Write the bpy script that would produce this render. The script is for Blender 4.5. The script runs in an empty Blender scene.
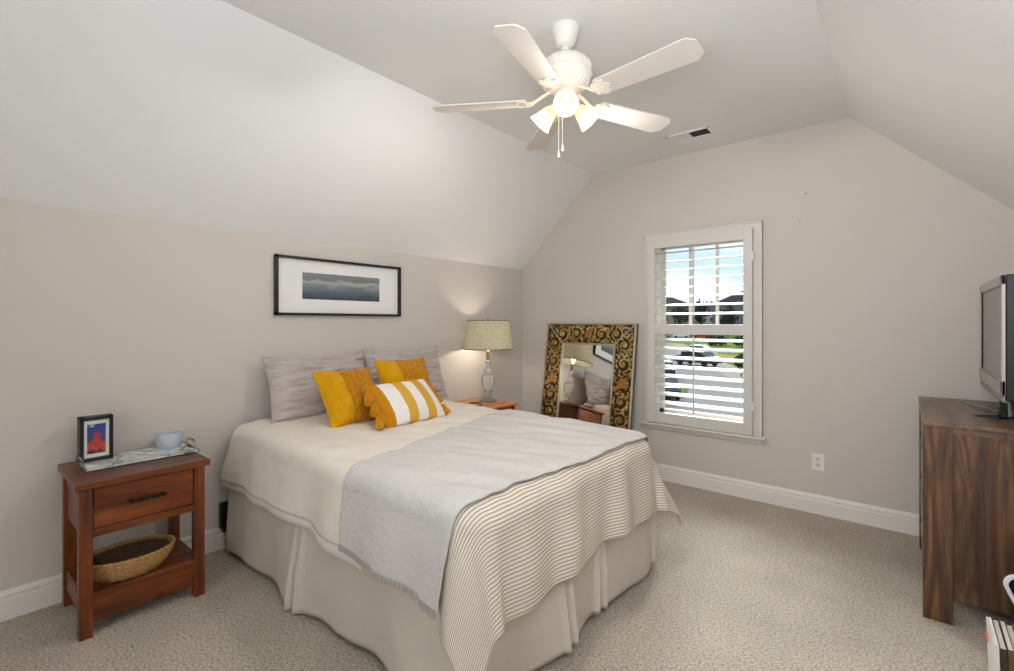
import bpy, bmesh, math, random
from mathutils import Vector, Matrix, Euler, noise
random.seed(7)
PI = math.pi
S = bpy.context.scene
COL = S.collection

# ------------------------------------------------------------------ camera
H0 = 1.35
F_PX, YAW, HORIZON = 477.5, 0.6995, 322.5
CAM = (2.330 * H0, -2.960 * H0, H0)
cd = bpy.data.cameras.new('camera')
cam = bpy.data.objects.new('camera', cd)
COL.objects.link(cam)
cam.location = CAM
cam.rotation_euler = (PI / 2, 0, YAW)
cd.sensor_width = 36.0
cd.sensor_fit = 'HORIZONTAL'
cd.lens = 36.0 * F_PX / 1014.0
cd.shift_x = 0.0
cd.shift_y = -(335.5 - HORIZON) / 1014.0
cd.clip_start = 0.05
cd.clip_end = 800
S.camera = cam

# ------------------------------------------------------------------ view + world + large lights
S.view_settings.view_transform = 'Standard'
S.view_settings.look = 'None'
S.view_settings.gamma = 1.0
S.view_settings.use_curve_mapping = False
S.view_settings.exposure = 0.52
try:
    S.cycles.use_denoising = True
    S.cycles.max_bounces = 10
    S.cycles.diffuse_bounces = 6
    S.cycles.transparent_max_bounces = 16
    S.cycles.sample_clamp_indirect = 6.0
    S.cycles.caustics_reflective = False
    S.cycles.caustics_refractive = False
except Exception:
    pass

W = bpy.data.worlds.new('sky')
S.world = W
W.use_nodes = True
nt = W.node_tree
for n in list(nt.nodes):
    nt.nodes.remove(n)
wo = nt.nodes.new('ShaderNodeOutputWorld')
bg = nt.nodes.new('ShaderNodeBackground')
tc = nt.nodes.new('ShaderNodeTexCoord')
mp = nt.nodes.new('ShaderNodeMapping')
mp.inputs['Scale'].default_value = (2.0, 2.0, 7.0)
nz = nt.nodes.new('ShaderNodeTexNoise')
nz.inputs['Scale'].default_value = 1.6
nz.inputs['Detail'].default_value = 6
cr = nt.nodes.new('ShaderNodeValToRGB')
cr.color_ramp.elements[0].position = 0.42
cr.color_ramp.elements[0].color = (0.50, 0.66, 0.95, 1)
cr.color_ramp.elements[1].position = 0.60
cr.color_ramp.elements[1].color = (0.95, 0.97, 1.0, 1)
nt.links.new(tc.outputs['Generated'], mp.inputs['Vector'])
nt.links.new(mp.outputs['Vector'], nz.inputs['Vector'])
nt.links.new(nz.outputs['Fac'], cr.inputs['Fac'])
nt.links.new(cr.outputs['Color'], bg.inputs['Color'])
bg.inputs['Strength'].default_value = 1.0
nt.links.new(bg.outputs['Background'], wo.inputs['Surface'])


def light(name, kind, loc, energy, color=(1, 1, 1), **kw):
    ld = bpy.data.lights.new(name, kind)
    ld.energy = energy
    ld.color = color
    for k, v in kw.items():
        if k not in ('rot', 'aim'):
            setattr(ld, k, v)
    o = bpy.data.objects.new(name, ld)
    COL.objects.link(o)
    o.location = loc
    if 'rot' in kw:
        o.rotation_euler = kw['rot']
    if 'aim' in kw:
        d = Vector(kw['aim']) - Vector(loc)
        o.rotation_euler = d.to_track_quat('-Z', 'Y').to_euler()
    return o


# hazy daylight falling through the window towards the chest of drawers
light('sun', 'SUN', (-2, 6, 8), 13.0, (0.94, 0.975, 1.0), angle=math.radians(44), aim=(-2 + 0.72, 6 - 1.0, 8 - 0.72))
# added unseen fill lamp behind the camera, standing in for soft daylight
light('fill_from_behind', 'AREA', (2.6, -5.8, 1.30), 16, (0.88, 0.94, 1.0), shape='RECTANGLE', size=1.6, size_y=1.8,
      aim=(2.2, -1.0, 1.2))
# added unseen fill lamp, aimed up to brighten the ceiling
light('ceiling_fill', 'AREA', (3.05, -3.9, 1.62), 25, (0.88, 0.935, 1.0), shape='DISK', size=0.6, aim=(3.0, -2.3, 2.75))

# ------------------------------------------------------------------ materials


def lin(c):
    return tuple(((x / 255) / 12.92 if x / 255 <= 0.04045 else ((x / 255 + 0.055) / 1.055) ** 2.4) for x in c)


def nodes(name):
    m = bpy.data.materials.new(name)
    m.use_nodes = True
    t = m.node_tree
    b = t.nodes['Principled BSDF']
    return m, t, b


def plain(name, rgb, rough=0.6, metal=0.0, spec=None, bump=0.0, bscale=60.0, var=0.0, vscale=6.0):
    """a plain finish with a faint tone variation and a fine surface texture"""
    m, t, b = nodes(name)
    c = lin(rgb)
    b.inputs['Base Color'].default_value = (*c, 1)
    b.inputs['Roughness'].default_value = rough
    b.inputs['Metallic'].default_value = metal
    if spec is not None:
        b.inputs['Specular IOR Level'].default_value = spec
    co = t.nodes.new('ShaderNodeTexCoord')
    if var > 0:
        n = t.nodes.new('ShaderNodeTexNoise')
        n.inputs['Scale'].default_value = vscale
        n.inputs['Detail'].default_value = 4
        r = t.nodes.new('ShaderNodeValToRGB')
        r.color_ramp.elements[0].position = 0.3
        r.color_ramp.elements[1].position = 0.7
        r.color_ramp.elements[0].color = (*[x * (1 - var) for x in c], 1)
        r.color_ramp.elements[1].color = (*[min(1, x * (1 + var)) for x in c], 1)
        t.links.new(co.outputs['Object'], n.inputs['Vector'])
        t.links.new(n.outputs['Fac'], r.inputs['Fac'])
        t.links.new(r.outputs['Color'], b.inputs['Base Color'])
    if bump > 0:
        n2 = t.nodes.new('ShaderNodeTexNoise')
        n2.inputs['Scale'].default_value = bscale
        n2.inputs['Detail'].default_value = 3
        bp = t.nodes.new('ShaderNodeBump')
        bp.inputs['Strength'].default_value = bump
        bp.inputs['Distance'].default_value = 0.01
        t.links.new(co.outputs['Object'], n2.inputs['Vector'])
        t.links.new(n2.outputs['Fac'], bp.inputs['Height'])
        t.links.new(bp.outputs['Normal'], b.inputs['Normal'])
    return m


def ramp(t, stops):
    r = t.nodes.new('ShaderNodeValToRGB')
    e = r.color_ramp.elements
    while len(e) < len(stops):
        e.new(0.5)
    for i, (p, c) in enumerate(stops):
        e[i].position = p
        e[i].color = (*lin(c), 1)
    return r


def wood(name, dark, mid, lite, axis='z', scale=1.0, rough=0.35, knots=0.0):
    m, t, b = nodes(name)
    co = t.nodes.new('ShaderNodeTexCoord')
    mp_ = t.nodes.new('ShaderNodeMapping')
    sc = [14 * scale] * 3
    sc['xyz'.index(axis)] = 1.3 * scale
    mp_.inputs['Scale'].default_value = sc
    n = t.nodes.new('ShaderNodeTexNoise')
    n.inputs['Scale'].default_value = 1.0
    n.inputs['Detail'].default_value = 7
    n.inputs['Roughness'].default_value = 0.62
    n.inputs['Distortion'].default_value = 0.8 + knots
    r = ramp(t, [(0.30, dark), (0.50, mid), (0.72, lite)])
    t.links.new(co.outputs['Object'], mp_.inputs['Vector'])
    t.links.new(mp_.outputs['Vector'], n.inputs['Vector'])
    t.links.new(n.outputs['Fac'], r.inputs['Fac'])
    t.links.new(r.outputs['Color'], b.inputs['Base Color'])
    b.inputs['Roughness'].default_value = rough
    bp = t.nodes.new('ShaderNodeBump')
    bp.inputs['Strength'].default_value = 0.12
    bp.inputs['Distance'].default_value = 0.004
    t.links.new(n.outputs['Fac'], bp.inputs['Height'])
    t.links.new(bp.outputs['Normal'], b.inputs['Normal'])
    return m


def uv_fabric(name, stops, axis=0, freq=1.0, rough=0.9, bump=0.25, bscale=180, interp='CONSTANT', weave=None):
    """cloth with bands that repeat along one UV axis"""
    m, t, b = nodes(name)
    uv = t.nodes.new('ShaderNodeUVMap')
    sp = t.nodes.new('ShaderNodeSeparateXYZ')
    t.links.new(uv.outputs['UV'], sp.inputs['Vector'])
    mu = t.nodes.new('ShaderNodeMath')
    mu.operation = 'MULTIPLY'
    mu.inputs[1].default_value = freq
    t.links.new(sp.outputs[axis], mu.inputs[0])
    fr = t.nodes.new('ShaderNodeMath')
    fr.operation = 'FRACT' if freq != 1.0 else 'ADD'
    if freq == 1.0:
        fr.inputs[1].default_value = 0.0
    t.links.new(mu.outputs[0], fr.inputs[0])
    r = ramp(t, stops)
    r.color_ramp.interpolation = interp
    t.links.new(fr.outputs[0], r.inputs['Fac'])
    t.links.new(r.outputs['Color'], b.inputs['Base Color'])
    b.inputs['Roughness'].default_value = rough
    b.inputs['Specular IOR Level'].default_value = 0.1
    n2 = t.nodes.new('ShaderNodeTexNoise')
    n2.inputs['Scale'].default_value = bscale
    co = t.nodes.new('ShaderNodeTexCoord')
    bp = t.nodes.new('ShaderNodeBump')
    bp.inputs['Strength'].default_value = bump
    bp.inputs['Distance'].default_value = 0.004
    t.links.new(co.outputs['Object'], n2.inputs['Vector'])
    t.links.new(n2.outputs['Fac'], bp.inputs['Height'])
    t.links.new(bp.outputs['Normal'], b.inputs['Normal'])
    return m


def cloth_mat(name, rgb, bump=0.2, bscale=150, var=0.05, vscale=10, stretch=None, rough=0.92, sheen=0.0):
    m, t, b = nodes(name)
    c = lin(rgb)
    co = t.nodes.new('ShaderNodeTexCoord')
    mp_ = t.nodes.new('ShaderNodeMapping')
    if stretch:
        mp_.inputs['Scale'].default_value = stretch
    t.links.new(co.outputs['Object'], mp_.inputs['Vector'])
    n = t.nodes.new('ShaderNodeTexNoise')
    n.inputs['Scale'].default_value = vscale
    n.inputs['Detail'].default_value = 5
    t.links.new(mp_.outputs['Vector'], n.inputs['Vector'])
    r = t.nodes.new('ShaderNodeValToRGB')
    r.color_ramp.elements[0].position = 0.3
    r.color_ramp.elements[1].position = 0.7
    r.color_ramp.elements[0].color = (*[x * (1 - var) for x in c], 1)
    r.color_ramp.elements[1].color = (*[min(1, x * (1 + var)) for x in c], 1)
    t.links.new(n.outputs['Fac'], r.inputs['Fac'])
    t.links.new(r.outputs['Color'], b.inputs['Base Color'])
    b.inputs['Roughness'].default_value = rough
    b.inputs['Specular IOR Level'].default_value = 0.1
    b.inputs['Sheen Weight'].default_value = sheen
    n2 = t.nodes.new('ShaderNodeTexNoise')
    n2.inputs['Scale'].default_value = bscale
    n2.inputs['Detail'].default_value = 3
    t.links.new(mp_.outputs['Vector'], n2.inputs['Vector'])
    bp = t.nodes.new('ShaderNodeBump')
    bp.inputs['Strength'].default_value = bump
    bp.inputs['Distance'].default_value = 0.006
    t.links.new(n2.outputs['Fac'], bp.inputs['Height'])
    t.links.new(bp.outputs['Normal'], b.inputs['Normal'])
    return m


def glassy(name, tint=(1, 1, 1), gloss=0.12, rough=0.03, milk=0.0):
    """clear glass: lets light straight through with a sharp reflection on top"""
    m = bpy.data.materials.new(name)
    m.use_nodes = True
    t = m.node_tree
    for n in list(t.nodes):
        t.nodes.remove(n)
    o = t.nodes.new('ShaderNodeOutputMaterial')
    tr = t.nodes.new('ShaderNodeBsdfTransparent')
    tr.inputs['Color'].default_value = (*tint, 1)
    gl = t.nodes.new('ShaderNodeBsdfGlossy')
    gl.inputs['Roughness'].default_value = rough
    mx = t.nodes.new('ShaderNodeMixShader')
    fz = t.nodes.new('ShaderNodeLayerWeight')
    fz.inputs['Blend'].default_value = gloss
    t.links.new(fz.outputs['Fresnel'], mx.inputs['Fac'])
    if milk > 0:
        d0 = t.nodes.new('ShaderNodeBsdfDiffuse')
        d0.inputs['Color'].default_value = (0.95, 0.95, 0.95, 1)
        d1 = t.nodes.new('ShaderNodeBsdfTranslucent')
        d1.inputs['Color'].default_value = (0.98, 0.98, 0.97, 1)
        df = t.nodes.new('ShaderNodeMixShader')
        t.links.new(d0.outputs[0], df.inputs[1])
        t.links.new(d1.outputs[0], df.inputs[2])
        m2 = t.nodes.new('ShaderNodeMixShader')
        m2.inputs['Fac'].default_value = milk
        t.links.new(tr.outputs[0], m2.inputs[1])
        t.links.new(df.outputs[0], m2.inputs[2])
        t.links.new(m2.outputs[0], mx.inputs[1])
    else:
        t.links.new(tr.outputs[0], mx.inputs[1])
    t.links.new(gl.outputs[0], mx.inputs[2])
    t.links.new(mx.outputs[0], o.inputs['Surface'])
    return m


def translucent(name, rgb, frac=0.6, clear=0.0, rough=0.5, weave=False):
    m = bpy.data.materials.new(name)
    m.use_nodes = True
    t = m.node_tree
    for n in list(t.nodes):
        t.nodes.remove(n)
    o = t.nodes.new('ShaderNodeOutputMaterial')
    c = (*lin(rgb), 1)
    tl = t.nodes.new('ShaderNodeBsdfTranslucent')
    df = t.nodes.new('ShaderNodeBsdfDiffuse')
    tl.inputs['Color'].default_value = c
    df.inputs['Color'].default_value = c
    mx = t.nodes.new('ShaderNodeMixShader')
    mx.inputs['Fac'].default_value = frac
    t.links.new(df.outputs[0], mx.inputs[1])
    t.links.new(tl.outputs[0], mx.inputs[2])
    last = mx
    if weave:
        co = t.nodes.new('ShaderNodeTexCoord')
        n = t.nodes.new('ShaderNodeTexNoise')
        n.inputs['Scale'].default_value = 90
        n.inputs['Detail'].default_value = 2
        r = ramp(t, [(0.3, tuple(int(x * 0.86) for x in rgb)), (0.7, rgb)])
        t.links.new(co.outputs['Object'], n.inputs['Vector'])
        t.links.new(n.outputs['Fac'], r.inputs['Fac'])
        t.links.new(r.outputs['Color'], tl.inputs['Color'])
        t.links.new(r.outputs['Color'], df.inputs['Color'])
    if clear > 0:
        tr = t.nodes.new('ShaderNodeBsdfTransparent')
        m2 = t.nodes.new('ShaderNodeMixShader')
        m2.inputs['Fac'].default_value = clear
        t.links.new(mx.outputs[0], m2.inputs[1])
        t.links.new(tr.outputs[0], m2.inputs[2])
        last = m2
    t.links.new(last.outputs[0], o.inputs['Surface'])
    return m


def emit(name, rgb, strength):
    m, t, b = nodes(name)
    b.inputs['Base Color'].default_value = (*rgb, 1)
    b.inputs['Emission Color'].default_value = (*rgb, 1)
    b.inputs['Emission Strength'].default_value = strength
    return m


def carpet_mat():
    m, t, b = nodes('carpet')
    co = t.nodes.new('ShaderNodeTexCoord')
    n = t.nodes.new('ShaderNodeTexNoise')
    n.inputs['Scale'].default_value = 95
    n.inputs['Detail'].default_value = 4
    n.inputs['Roughness'].default_value = 0.7
    r = ramp(t, [(0.30, (116, 105, 90)), (0.44, (186, 175, 158)), (0.58, (212, 202, 186)), (0.74, (234, 227, 214))])
    t.links.new(co.outputs['Object'], n.inputs['Vector'])
    t.links.new(n.outputs['Fac'], r.inputs['Fac'])
    n3 = t.nodes.new('ShaderNodeTexNoise')
    n3.inputs['Scale'].default_value = 3.5
    n3.inputs['Detail'].default_value = 5
    r3 = t.nodes.new('ShaderNodeValToRGB')
    r3.color_ramp.elements[0].position = 0.3
    r3.color_ramp.elements[1].position = 0.7
    r3.color_ramp.elements[0].color = (0.86, 0.86, 0.86, 1)
    r3.color_ramp.elements[1].color = (1, 1, 1, 1)
    t.links.new(co.outputs['Object'], n3.inputs['Vector'])
    t.links.new(n3.outputs['Fac'], r3.inputs['Fac'])
    mx = t.nodes.new('ShaderNodeMix')
    mx.data_type = 'RGBA'
    mx.blend_type = 'MULTIPLY'
    mx.inputs['Factor'].default_value = 1.0
    t.links.new(r.outputs['Color'], mx.inputs['A'])
    t.links.new(r3.outputs['Color'], mx.inputs['B'])
    t.links.new(mx.outputs['Result'], b.inputs['Base Color'])
    b.inputs['Roughness'].default_value = 1.0
    b.inputs['Specular IOR Level'].default_value = 0.05
    n2 = t.nodes.new('ShaderNodeTexNoise')
    n2.inputs['Scale'].default_value = 120
    n2.inputs['Detail'].default_value = 4
    bp = t.nodes.new('ShaderNodeBump')
    bp.inputs['Strength'].default_value = 0.9
    bp.inputs['Distance'].default_value = 0.012
    t.links.new(co.outputs['Object'], n2.inputs['Vector'])
    t.links.new(n2.outputs['Fac'], bp.inputs['Height'])
    t.links.new(bp.outputs['Normal'], b.inputs['Normal'])
    return m


M_WALL = plain('wall_paint', (207, 200, 192), 0.85, bump=0.04, bscale=120)
M_CEIL = plain('ceiling_paint', (232, 232, 231), 0.9, bump=0.04, bscale=120)
M_TRIM = plain('trim_paint', (232, 227, 220), 0.45)
M_SHUT = plain('shutter_paint', (214, 210, 205), 0.4)
M_CASE = plain('window_trim_paint', (216, 210, 204), 0.45)
M_CARPET = carpet_mat()
M_BLACK = plain('black_wood', (18, 17, 17), 0.4)
M_CHERRY = wood('cherry_wood', (50, 19, 6), (106, 50, 16), (150, 80, 32), 'z')
M_CHERRY_Y = wood('cherry_wood_lengthwise', (50, 19, 6), (106, 50, 16), (150, 80, 32), 'y')
M_MANGO = wood('brown_grained_wood', (36, 23, 14), (84, 56, 36), (138, 98, 62), 'z', 0.8, 0.42, 1.4)
M_MANGO_Y = wood('brown_grained_wood_lengthwise', (66, 48, 36), (112, 86, 66), (140, 112, 88), 'y', 0.8, 0.32, 0.6)
M_OAK = wood('honey_wood', (130, 72, 34), (172, 106, 56), (196, 132, 78), 'y', 1.0, 0.35)
M_OAK_Z = wood('honey_wood_upright', (112, 60, 28), (150, 88, 46), (172, 108, 62), 'x', 1.0, 0.4)
M_WHITE_METAL = plain('white_enamel', (236, 230, 222), 0.35)
M_FAN_BLADE = plain('white_blade', (216, 209, 201), 0.5, bump=0.02)
M_DARK_METAL = plain('dark_bronze', (30, 24, 20), 0.35, 0.7)

# ------------------------------------------------------------------ mesh helpers


class MB:
    """collects shapes, then links them as ONE mesh object"""

    def __init__(self):
        self.v, self.f, self.uv, self.smooth = [], [], {}, []

    def add(self, vs, fs, smooth=False, mat=None, uvs=None):
        b = len(self.v)
        for p in vs:
            p = Vector(p)
            self.v.append(mat @ p if mat is not None else p)
        if uvs:
            for i, u in enumerate(uvs):
                self.uv[b + i] = u
        for f in fs:
            self.f.append([b + i for i in f])
            self.smooth.append(smooth)
        return self

    def box(self, lo, hi, mat=None, bev=0.0):
        lo, hi = Vector(lo), Vector(hi)
        if bev > 0:
            bm = bmesh.new()
            bmesh.ops.create_cube(bm, size=1.0)
            d = hi - lo
            for v in bm.verts:
                v.co = Vector(((v.co.x + .5) * d.x + lo.x, (v.co.y + .5) * d.y + lo.y, (v.co.z + .5) * d.z + lo.z))
            bmesh.ops.bevel(bm, geom=list(bm.edges), offset=min(bev, min(d) * 0.45), segments=2, affect='EDGES', profile=0.5)
            bm.verts.index_update()
            self.add([v.co.copy() for v in bm.verts], [[v.index for v in f.verts] for f in bm.faces], False, mat)
            bm.free()
            return self
        x0, y0, z0 = lo
        x1, y1, z1 = hi
        vs = [(x0, y0, z0), (x1, y0, z0), (x1, y1, z0), (x0, y1, z0), (x0, y0, z1), (x1, y0, z1), (x1, y1, z1), (x0, y1, z1)]
        fs = [(0, 3, 2, 1), (4, 5, 6, 7), (0, 1, 5, 4), (1, 2, 6, 5), (2, 3, 7, 6), (3, 0, 4, 7)]
        return self.add(vs, fs, False, mat)

    def tube(self, pts, r, n=8, caps=True, closed=False, mat=None, flat=1.0):
        pts = [Vector(p) for p in pts]
        m = len(pts)
        rs = r if isinstance(r, (list, tuple)) else [r] * m
        vs, fs = [], []
        prev = None
        for i, p in enumerate(pts):
            if closed:
                d = pts[(i + 1) % m] - pts[i - 1]
            else:
                d = pts[min(i + 1, m - 1)] - pts[max(i - 1, 0)]
            if d.length < 1e-9:
                d = Vector((0, 0, 1))
            d.normalize()
            if prev is None:
                a = Vector((0, 0, 1)) if abs(d.z) < 0.9 else Vector((1, 0, 0))
                u = d.cross(a).normalized()
            else:
                u = (prev - d * prev.dot(d))
                u = u.normalized() if u.length > 1e-6 else d.orthogonal().normalized()
            prev = u
            w = d.cross(u)
            for k in range(n):
                a = 2 * PI * k / n
                vs.append(p + u * math.cos(a) * rs[i] + w * math.sin(a) * rs[i] * flat)
        for i in range(m if closed else m - 1):
            j = (i + 1) % m
            for k in range(n):
                k2 = (k + 1) % n
                fs.append((i * n + k, i * n + k2, j * n + k2, j * n + k))
        if caps and not closed:
            fs.append(tuple(range(n - 1, -1, -1)))
            fs.append(tuple(range((m - 1) * n, m * n)))
        return self.add(vs, fs, True, mat)

    def lathe(self, prof, n=32, mat=None, sx=1.0, sy=1.0, closed_ends=True, flute=0.0, nf=0):
        vs, fs = [], []
        for (r, z) in prof:
            for k in range(n):
                a = 2 * PI * k / n
                rr = r * (1 + flute * math.cos(nf * a)) if flute else r
                vs.append((rr * math.cos(a) * sx, rr * math.sin(a) * sy, z))
        for i in range(len(prof) - 1):
            for k in range(n):
                k2 = (k + 1) % n
                fs.append((i * n + k, i * n + k2, (i + 1) * n + k2, (i + 1) * n + k))
        if closed_ends:
            if prof[0][0] > 1e-5:
                fs.append(tuple(range(n - 1, -1, -1)))
            if prof[-1][0] > 1e-5:
                fs.append(tuple(range((len(prof) - 1) * n, len(prof) * n)))
        return self.add(vs, fs, True, mat)

    def prism(self, poly, lo, hi, axis='z', mat=None):
        """extrude a 2-D outline along an axis (poly in the other two axes, in order)"""
        n = len(poly)

        def put(a, b, c):
            return {'z': (a, b, c), 'y': (a, c, b), 'x': (c, a, b)}[axis]
        vs = [put(a, b, lo) for a, b in poly] + [put(a, b, hi) for a, b in poly]
        fs = [tuple(range(n - 1, -1, -1)), tuple(range(n, 2 * n))]
        fs += [(i, (i + 1) % n, n + (i + 1) % n, n + i) for i in range(n)]
        return self.add(vs, fs, False, mat)

    def build(self, name, mat, parent=None, mats=None, fix=True, loc=None, split=True):
        me = bpy.data.meshes.new(name)
        me.from_pydata([tuple(v) for v in self.v], [], self.f)
        if self.uv:
            ul = me.uv_layers.new(name='UVMap')
            for lp in me.loops:
                ul.data[lp.index].uv = self.uv.get(lp.vertex_index, (0, 0))
        for p, s in zip(me.polygons, self.smooth):
            p.use_smooth = s
        me.materials.append(mat)
        if fix:
            bm = bmesh.new()
            bm.from_mesh(me)
            bmesh.ops.remove_doubles(bm, verts=list(bm.verts), dist=1e-6) if not self.uv else None
            bmesh.ops.recalc_face_normals(bm, faces=list(bm.faces))
            bm.to_mesh(me)
            bm.free()
        o = bpy.data.objects.new(name, me)
        COL.objects.link(o)
        if parent is not None:
            o.parent = parent
        if loc is not None:
            o.location = loc
        if split and any(self.smooth):
            try:
                me.set_sharp_from_angle(angle=math.radians(42))
            except Exception:
                pass
        return o


def tag(o, label=None, cat=None, group=None, kind=None):
    if label:
        o['label'] = label
    if cat:
        o['category'] = cat
    if group:
        o['group'] = group
    if kind:
        o['kind'] = kind
    return o


def thing(name, label, cat, loc=(0, 0, 0), rot=(0, 0, 0), group=None):
    o = bpy.data.objects.new(name, None)
    o.empty_display_size = 0.1
    COL.objects.link(o)
    o.location = loc
    o.rotation_euler = rot
    return tag(o, label, cat, group)


def struct(o):
    o['kind'] = 'structure'
    return o


def copy_tree(o, parent=None):
    c = o.copy()
    COL.objects.link(c)
    if parent is not None:
        c.parent = parent
    for ch in [x for x in bpy.data.objects if x.parent == o]:
        copy_tree(ch, c)
    return c


def solidify(o, th, offset=-1.0):
    md = o.modifiers.new('thickness', 'SOLIDIFY')
    md.thickness = th
    md.offset = offset
    return o


def N(x, y, z=0.0, s=1.0):
    return noise.noise(Vector((x * s, y * s, z * s + 3.7)))


# ------------------------------------------------------------------ the room
XW, YB, ZK, ZC = 3.70, -6.0, 1.910, 2.7513
XL, XR = 0.858, 2.836
OUT = 0.16
# floor
struct(MB().box((-OUT, YB - OUT, -0.12), (XW + OUT, OUT, 0)).build('floor', M_CARPET))
# left and right knee walls
struct(MB().box((-OUT, YB, 0), (0, 0, ZK)).build('wall_left', M_WALL))
struct(MB().box((XW, YB, 0), (XW + OUT, 0, ZK)).build('wall_right', M_WALL))
# sloping ceilings and the flat one
struct(MB().prism([(0, ZK), (XL, ZC), (XL - 0.1, ZC + 0.12), (-OUT, ZK)], YB, 0, 'y').build('ceiling_slope_left', M_CEIL))
struct(MB().prism([(XW, ZK), (XR, ZC), (XR + 0.1, ZC + 0.12), (XW + OUT, ZK)], YB, 0, 'y').build('ceiling_slope_right', M_CEIL))
struct(MB().box((XL - 0.1, YB, ZC), (XR + 0.1, 0, ZC + 0.12)).build('ceiling', M_CEIL))
# far wall with its gable outline and the window opening
WX0, WX1, WZ0, WZ1 = 1.455, 2.215, 0.545, 2.045


def gable(x):
    if x < XL:
        return ZK + (ZC - ZK) * x / XL
    if x > XR:
        return ZK + (ZC - ZK) * (XW - x) / (XW - XR)
    return ZC


wf = MB()
wf.prism([(-OUT, 0), (WX0, 0), (WX0, ZC), (XL, ZC), (0, ZK), (-OUT, ZK)], 0, OUT, 'y')
wf.prism([(WX1, 0), (XW + OUT, 0), (XW + OUT, ZK), (XW, ZK), (XR, ZC), (WX1, ZC)], 0, OUT, 'y')
wf.box((WX0, 0, 0), (WX1, OUT, WZ0))
wf.box((WX0, 0, WZ1), (WX1, OUT, ZC))
struct(wf.build('wall_far', M_WALL))
wb = MB()
wb.prism([(-OUT, 0), (XW + OUT, 0), (XW + OUT, ZK), (XW, ZK), (XR, ZC), (XL, ZC), (0, ZK), (-OUT, ZK)], YB - OUT, YB, 'y')
struct(wb.build('wall_back', M_WALL))

# baseboards: a tall flat board under an ogee cap
BH = 0.133
prof = [(0, 0), (0.016, 0), (0.016, 0.092), (0.0125, 0.096), (0.0125, 0.104), (0.0155, 0.108), (0.0135, 0.118), (0.008, 0.126), (0.006, BH), (0, BH)]
struct(MB().prism([(a, b) for a, b in prof], YB, 0, 'y').build('baseboard_left', M_TRIM))
struct(MB().prism([(XW - a, b) for a, b in prof], YB, 0, 'y').build('baseboard_right', M_TRIM))
struct(MB().prism([(-a, b) for a, b in prof], 0.016, XW - 0.016, 'x').build('baseboard_far', M_TRIM))

# ---- window 1: casing, sill, sashes, panes
win = bpy.data.objects.new('window_1', None)
COL.objects.link(win)
win.location = (1.842, 0, 0.49)
struct(win)


def wpart(mb, name, mat, parent=win):
    for i in range(len(mb.v)):
        mb.v[i] = mb.v[i] - Vector(win.location)
    return mb.build(name, mat, parent)


CX0, CX1, CZ0, CZ1 = 1.379, 2.305, 0.49, 2.118
cas = MB()
for (x0, x1, z0, z1, cw) in ((CX0, WX0 + .01, CZ0, CZ1, 0), (WX1 - .01, CX1, CZ0, CZ1, 0)):
    cas.box((x0, -0.020, z0), (x1, 0.0, WZ1 - .01))
cas.box((CX0, -0.020, WZ1 - .01), (CX1, 0, CZ1))
# raised outer bead
cas.box((CX0, -0.027, CZ0), (CX0 + 0.016, 0, CZ1), bev=.004)
cas.box((CX1 - 0.016, -0.027, CZ0), (CX1, 0, CZ1), bev=.004)
cas.box((CX0, -0.027, CZ1 - 0.016), (CX1, 0, CZ1), bev=.004)
wpart(cas, 'casing', M_CASE)
wpart(MB().box((1.342, -0.060, 0.470), (2.330, 0.0, 0.492), bev=.006), 'sill', M_CASE)
wpart(MB().box((1.385, -0.020, 0.432), (2.298, 0.0, 0.470), bev=.004), 'apron', M_CASE)
lin_ = MB()
lin_.box((WX0 - .001, 0, WZ0), (WX0 + 0.02, OUT, WZ1)).box((WX1 - 0.02, 0, WZ0), (WX1 + .001, OUT, WZ1))
lin_.box((WX0, 0, WZ1 - 0.02), (WX1, OUT, WZ1)).box((WX0, 0, WZ0), (WX1, OUT, WZ0 + 0.02))
wpart(lin_, 'jamb', M_CASE)
ZM = 1.30
M_SASH = plain('sash_paint', (214, 208, 198), 0.5)
for (z0, z1, y) in ((WZ0 + .02, ZM + .02, 0.085), (ZM - .02, WZ1 - .02, 0.115)):
    sb = MB()
    sb.box((WX0 + .02, y - .014, z0), (WX0 + .055, y + .014, z1)).box((WX1 - .055, y - .014, z0), (WX1 - .02, y + .014, z1))
    sb.box((WX0 + .02, y - .014, z0), (WX1 - .02, y + .014, z0 + .035)).box((WX0 + .02, y - .014, z1 - .035), (WX1 - .02, y + .014, z1))
    if z0 > 1:
        wX = (WX1 - WX0 - .11) / 3
        for k in (1, 2):
            xm = WX0 + .055 + wX * k
            sb.box((xm - .011, y - .012, z0), (xm + .011, y + .012, z1))
    sash = wpart(sb, 'sash', M_SASH)
    g = MB().box((WX0 + .04, y - .002, z0 + .02), (WX1 - .04, y + .002, z1 - .02))
    for i in range(len(g.v)):
        g.v[i] = g.v[i] - Vector(win.location)
    g.build('pane', glassy('window_glass', (0.97, 0.98, 0.98), 0.05), sash)

# ---- plantation shutter hinged inside the casing
sh = thing('plantation_shutter', 'white louvered plantation shutter hung over the window on the far wall', 'shutter', (1.83, -0.02, 0.5))


def spart(mb, name, mat=M_SHUT, parent=sh):
    for i in range(len(mb.v)):
        mb.v[i] = mb.v[i] - Vector(sh.location)
    return mb.build(name, mat, parent)


PX0, PX1, PZ0, PZ1 = 1.418, 2.243, 0.497, 2.066
LX0, LX1 = 1.479, 2.180
fr = MB()
ya, yb = -0.058, -0.028
fr.box((PX0, ya, PZ0), (LX0, yb, PZ1), bev=.004).box((LX1, ya, PZ0), (PX1, yb, PZ1), bev=.004)
fr.box((LX0 - .002, ya + .002, 1.982), (LX1 + .002, yb, PZ1), bev=.003)
fr.box((LX0 - .002, ya + .002, 1.252), (LX1 + .002, yb, 1.334), bev=.003)
fr.box((LX0 - .002, ya + .002, PZ0), (LX1 + .002, yb, 0.586), bev=.003)
spart(fr, 'panel_frame')
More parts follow.
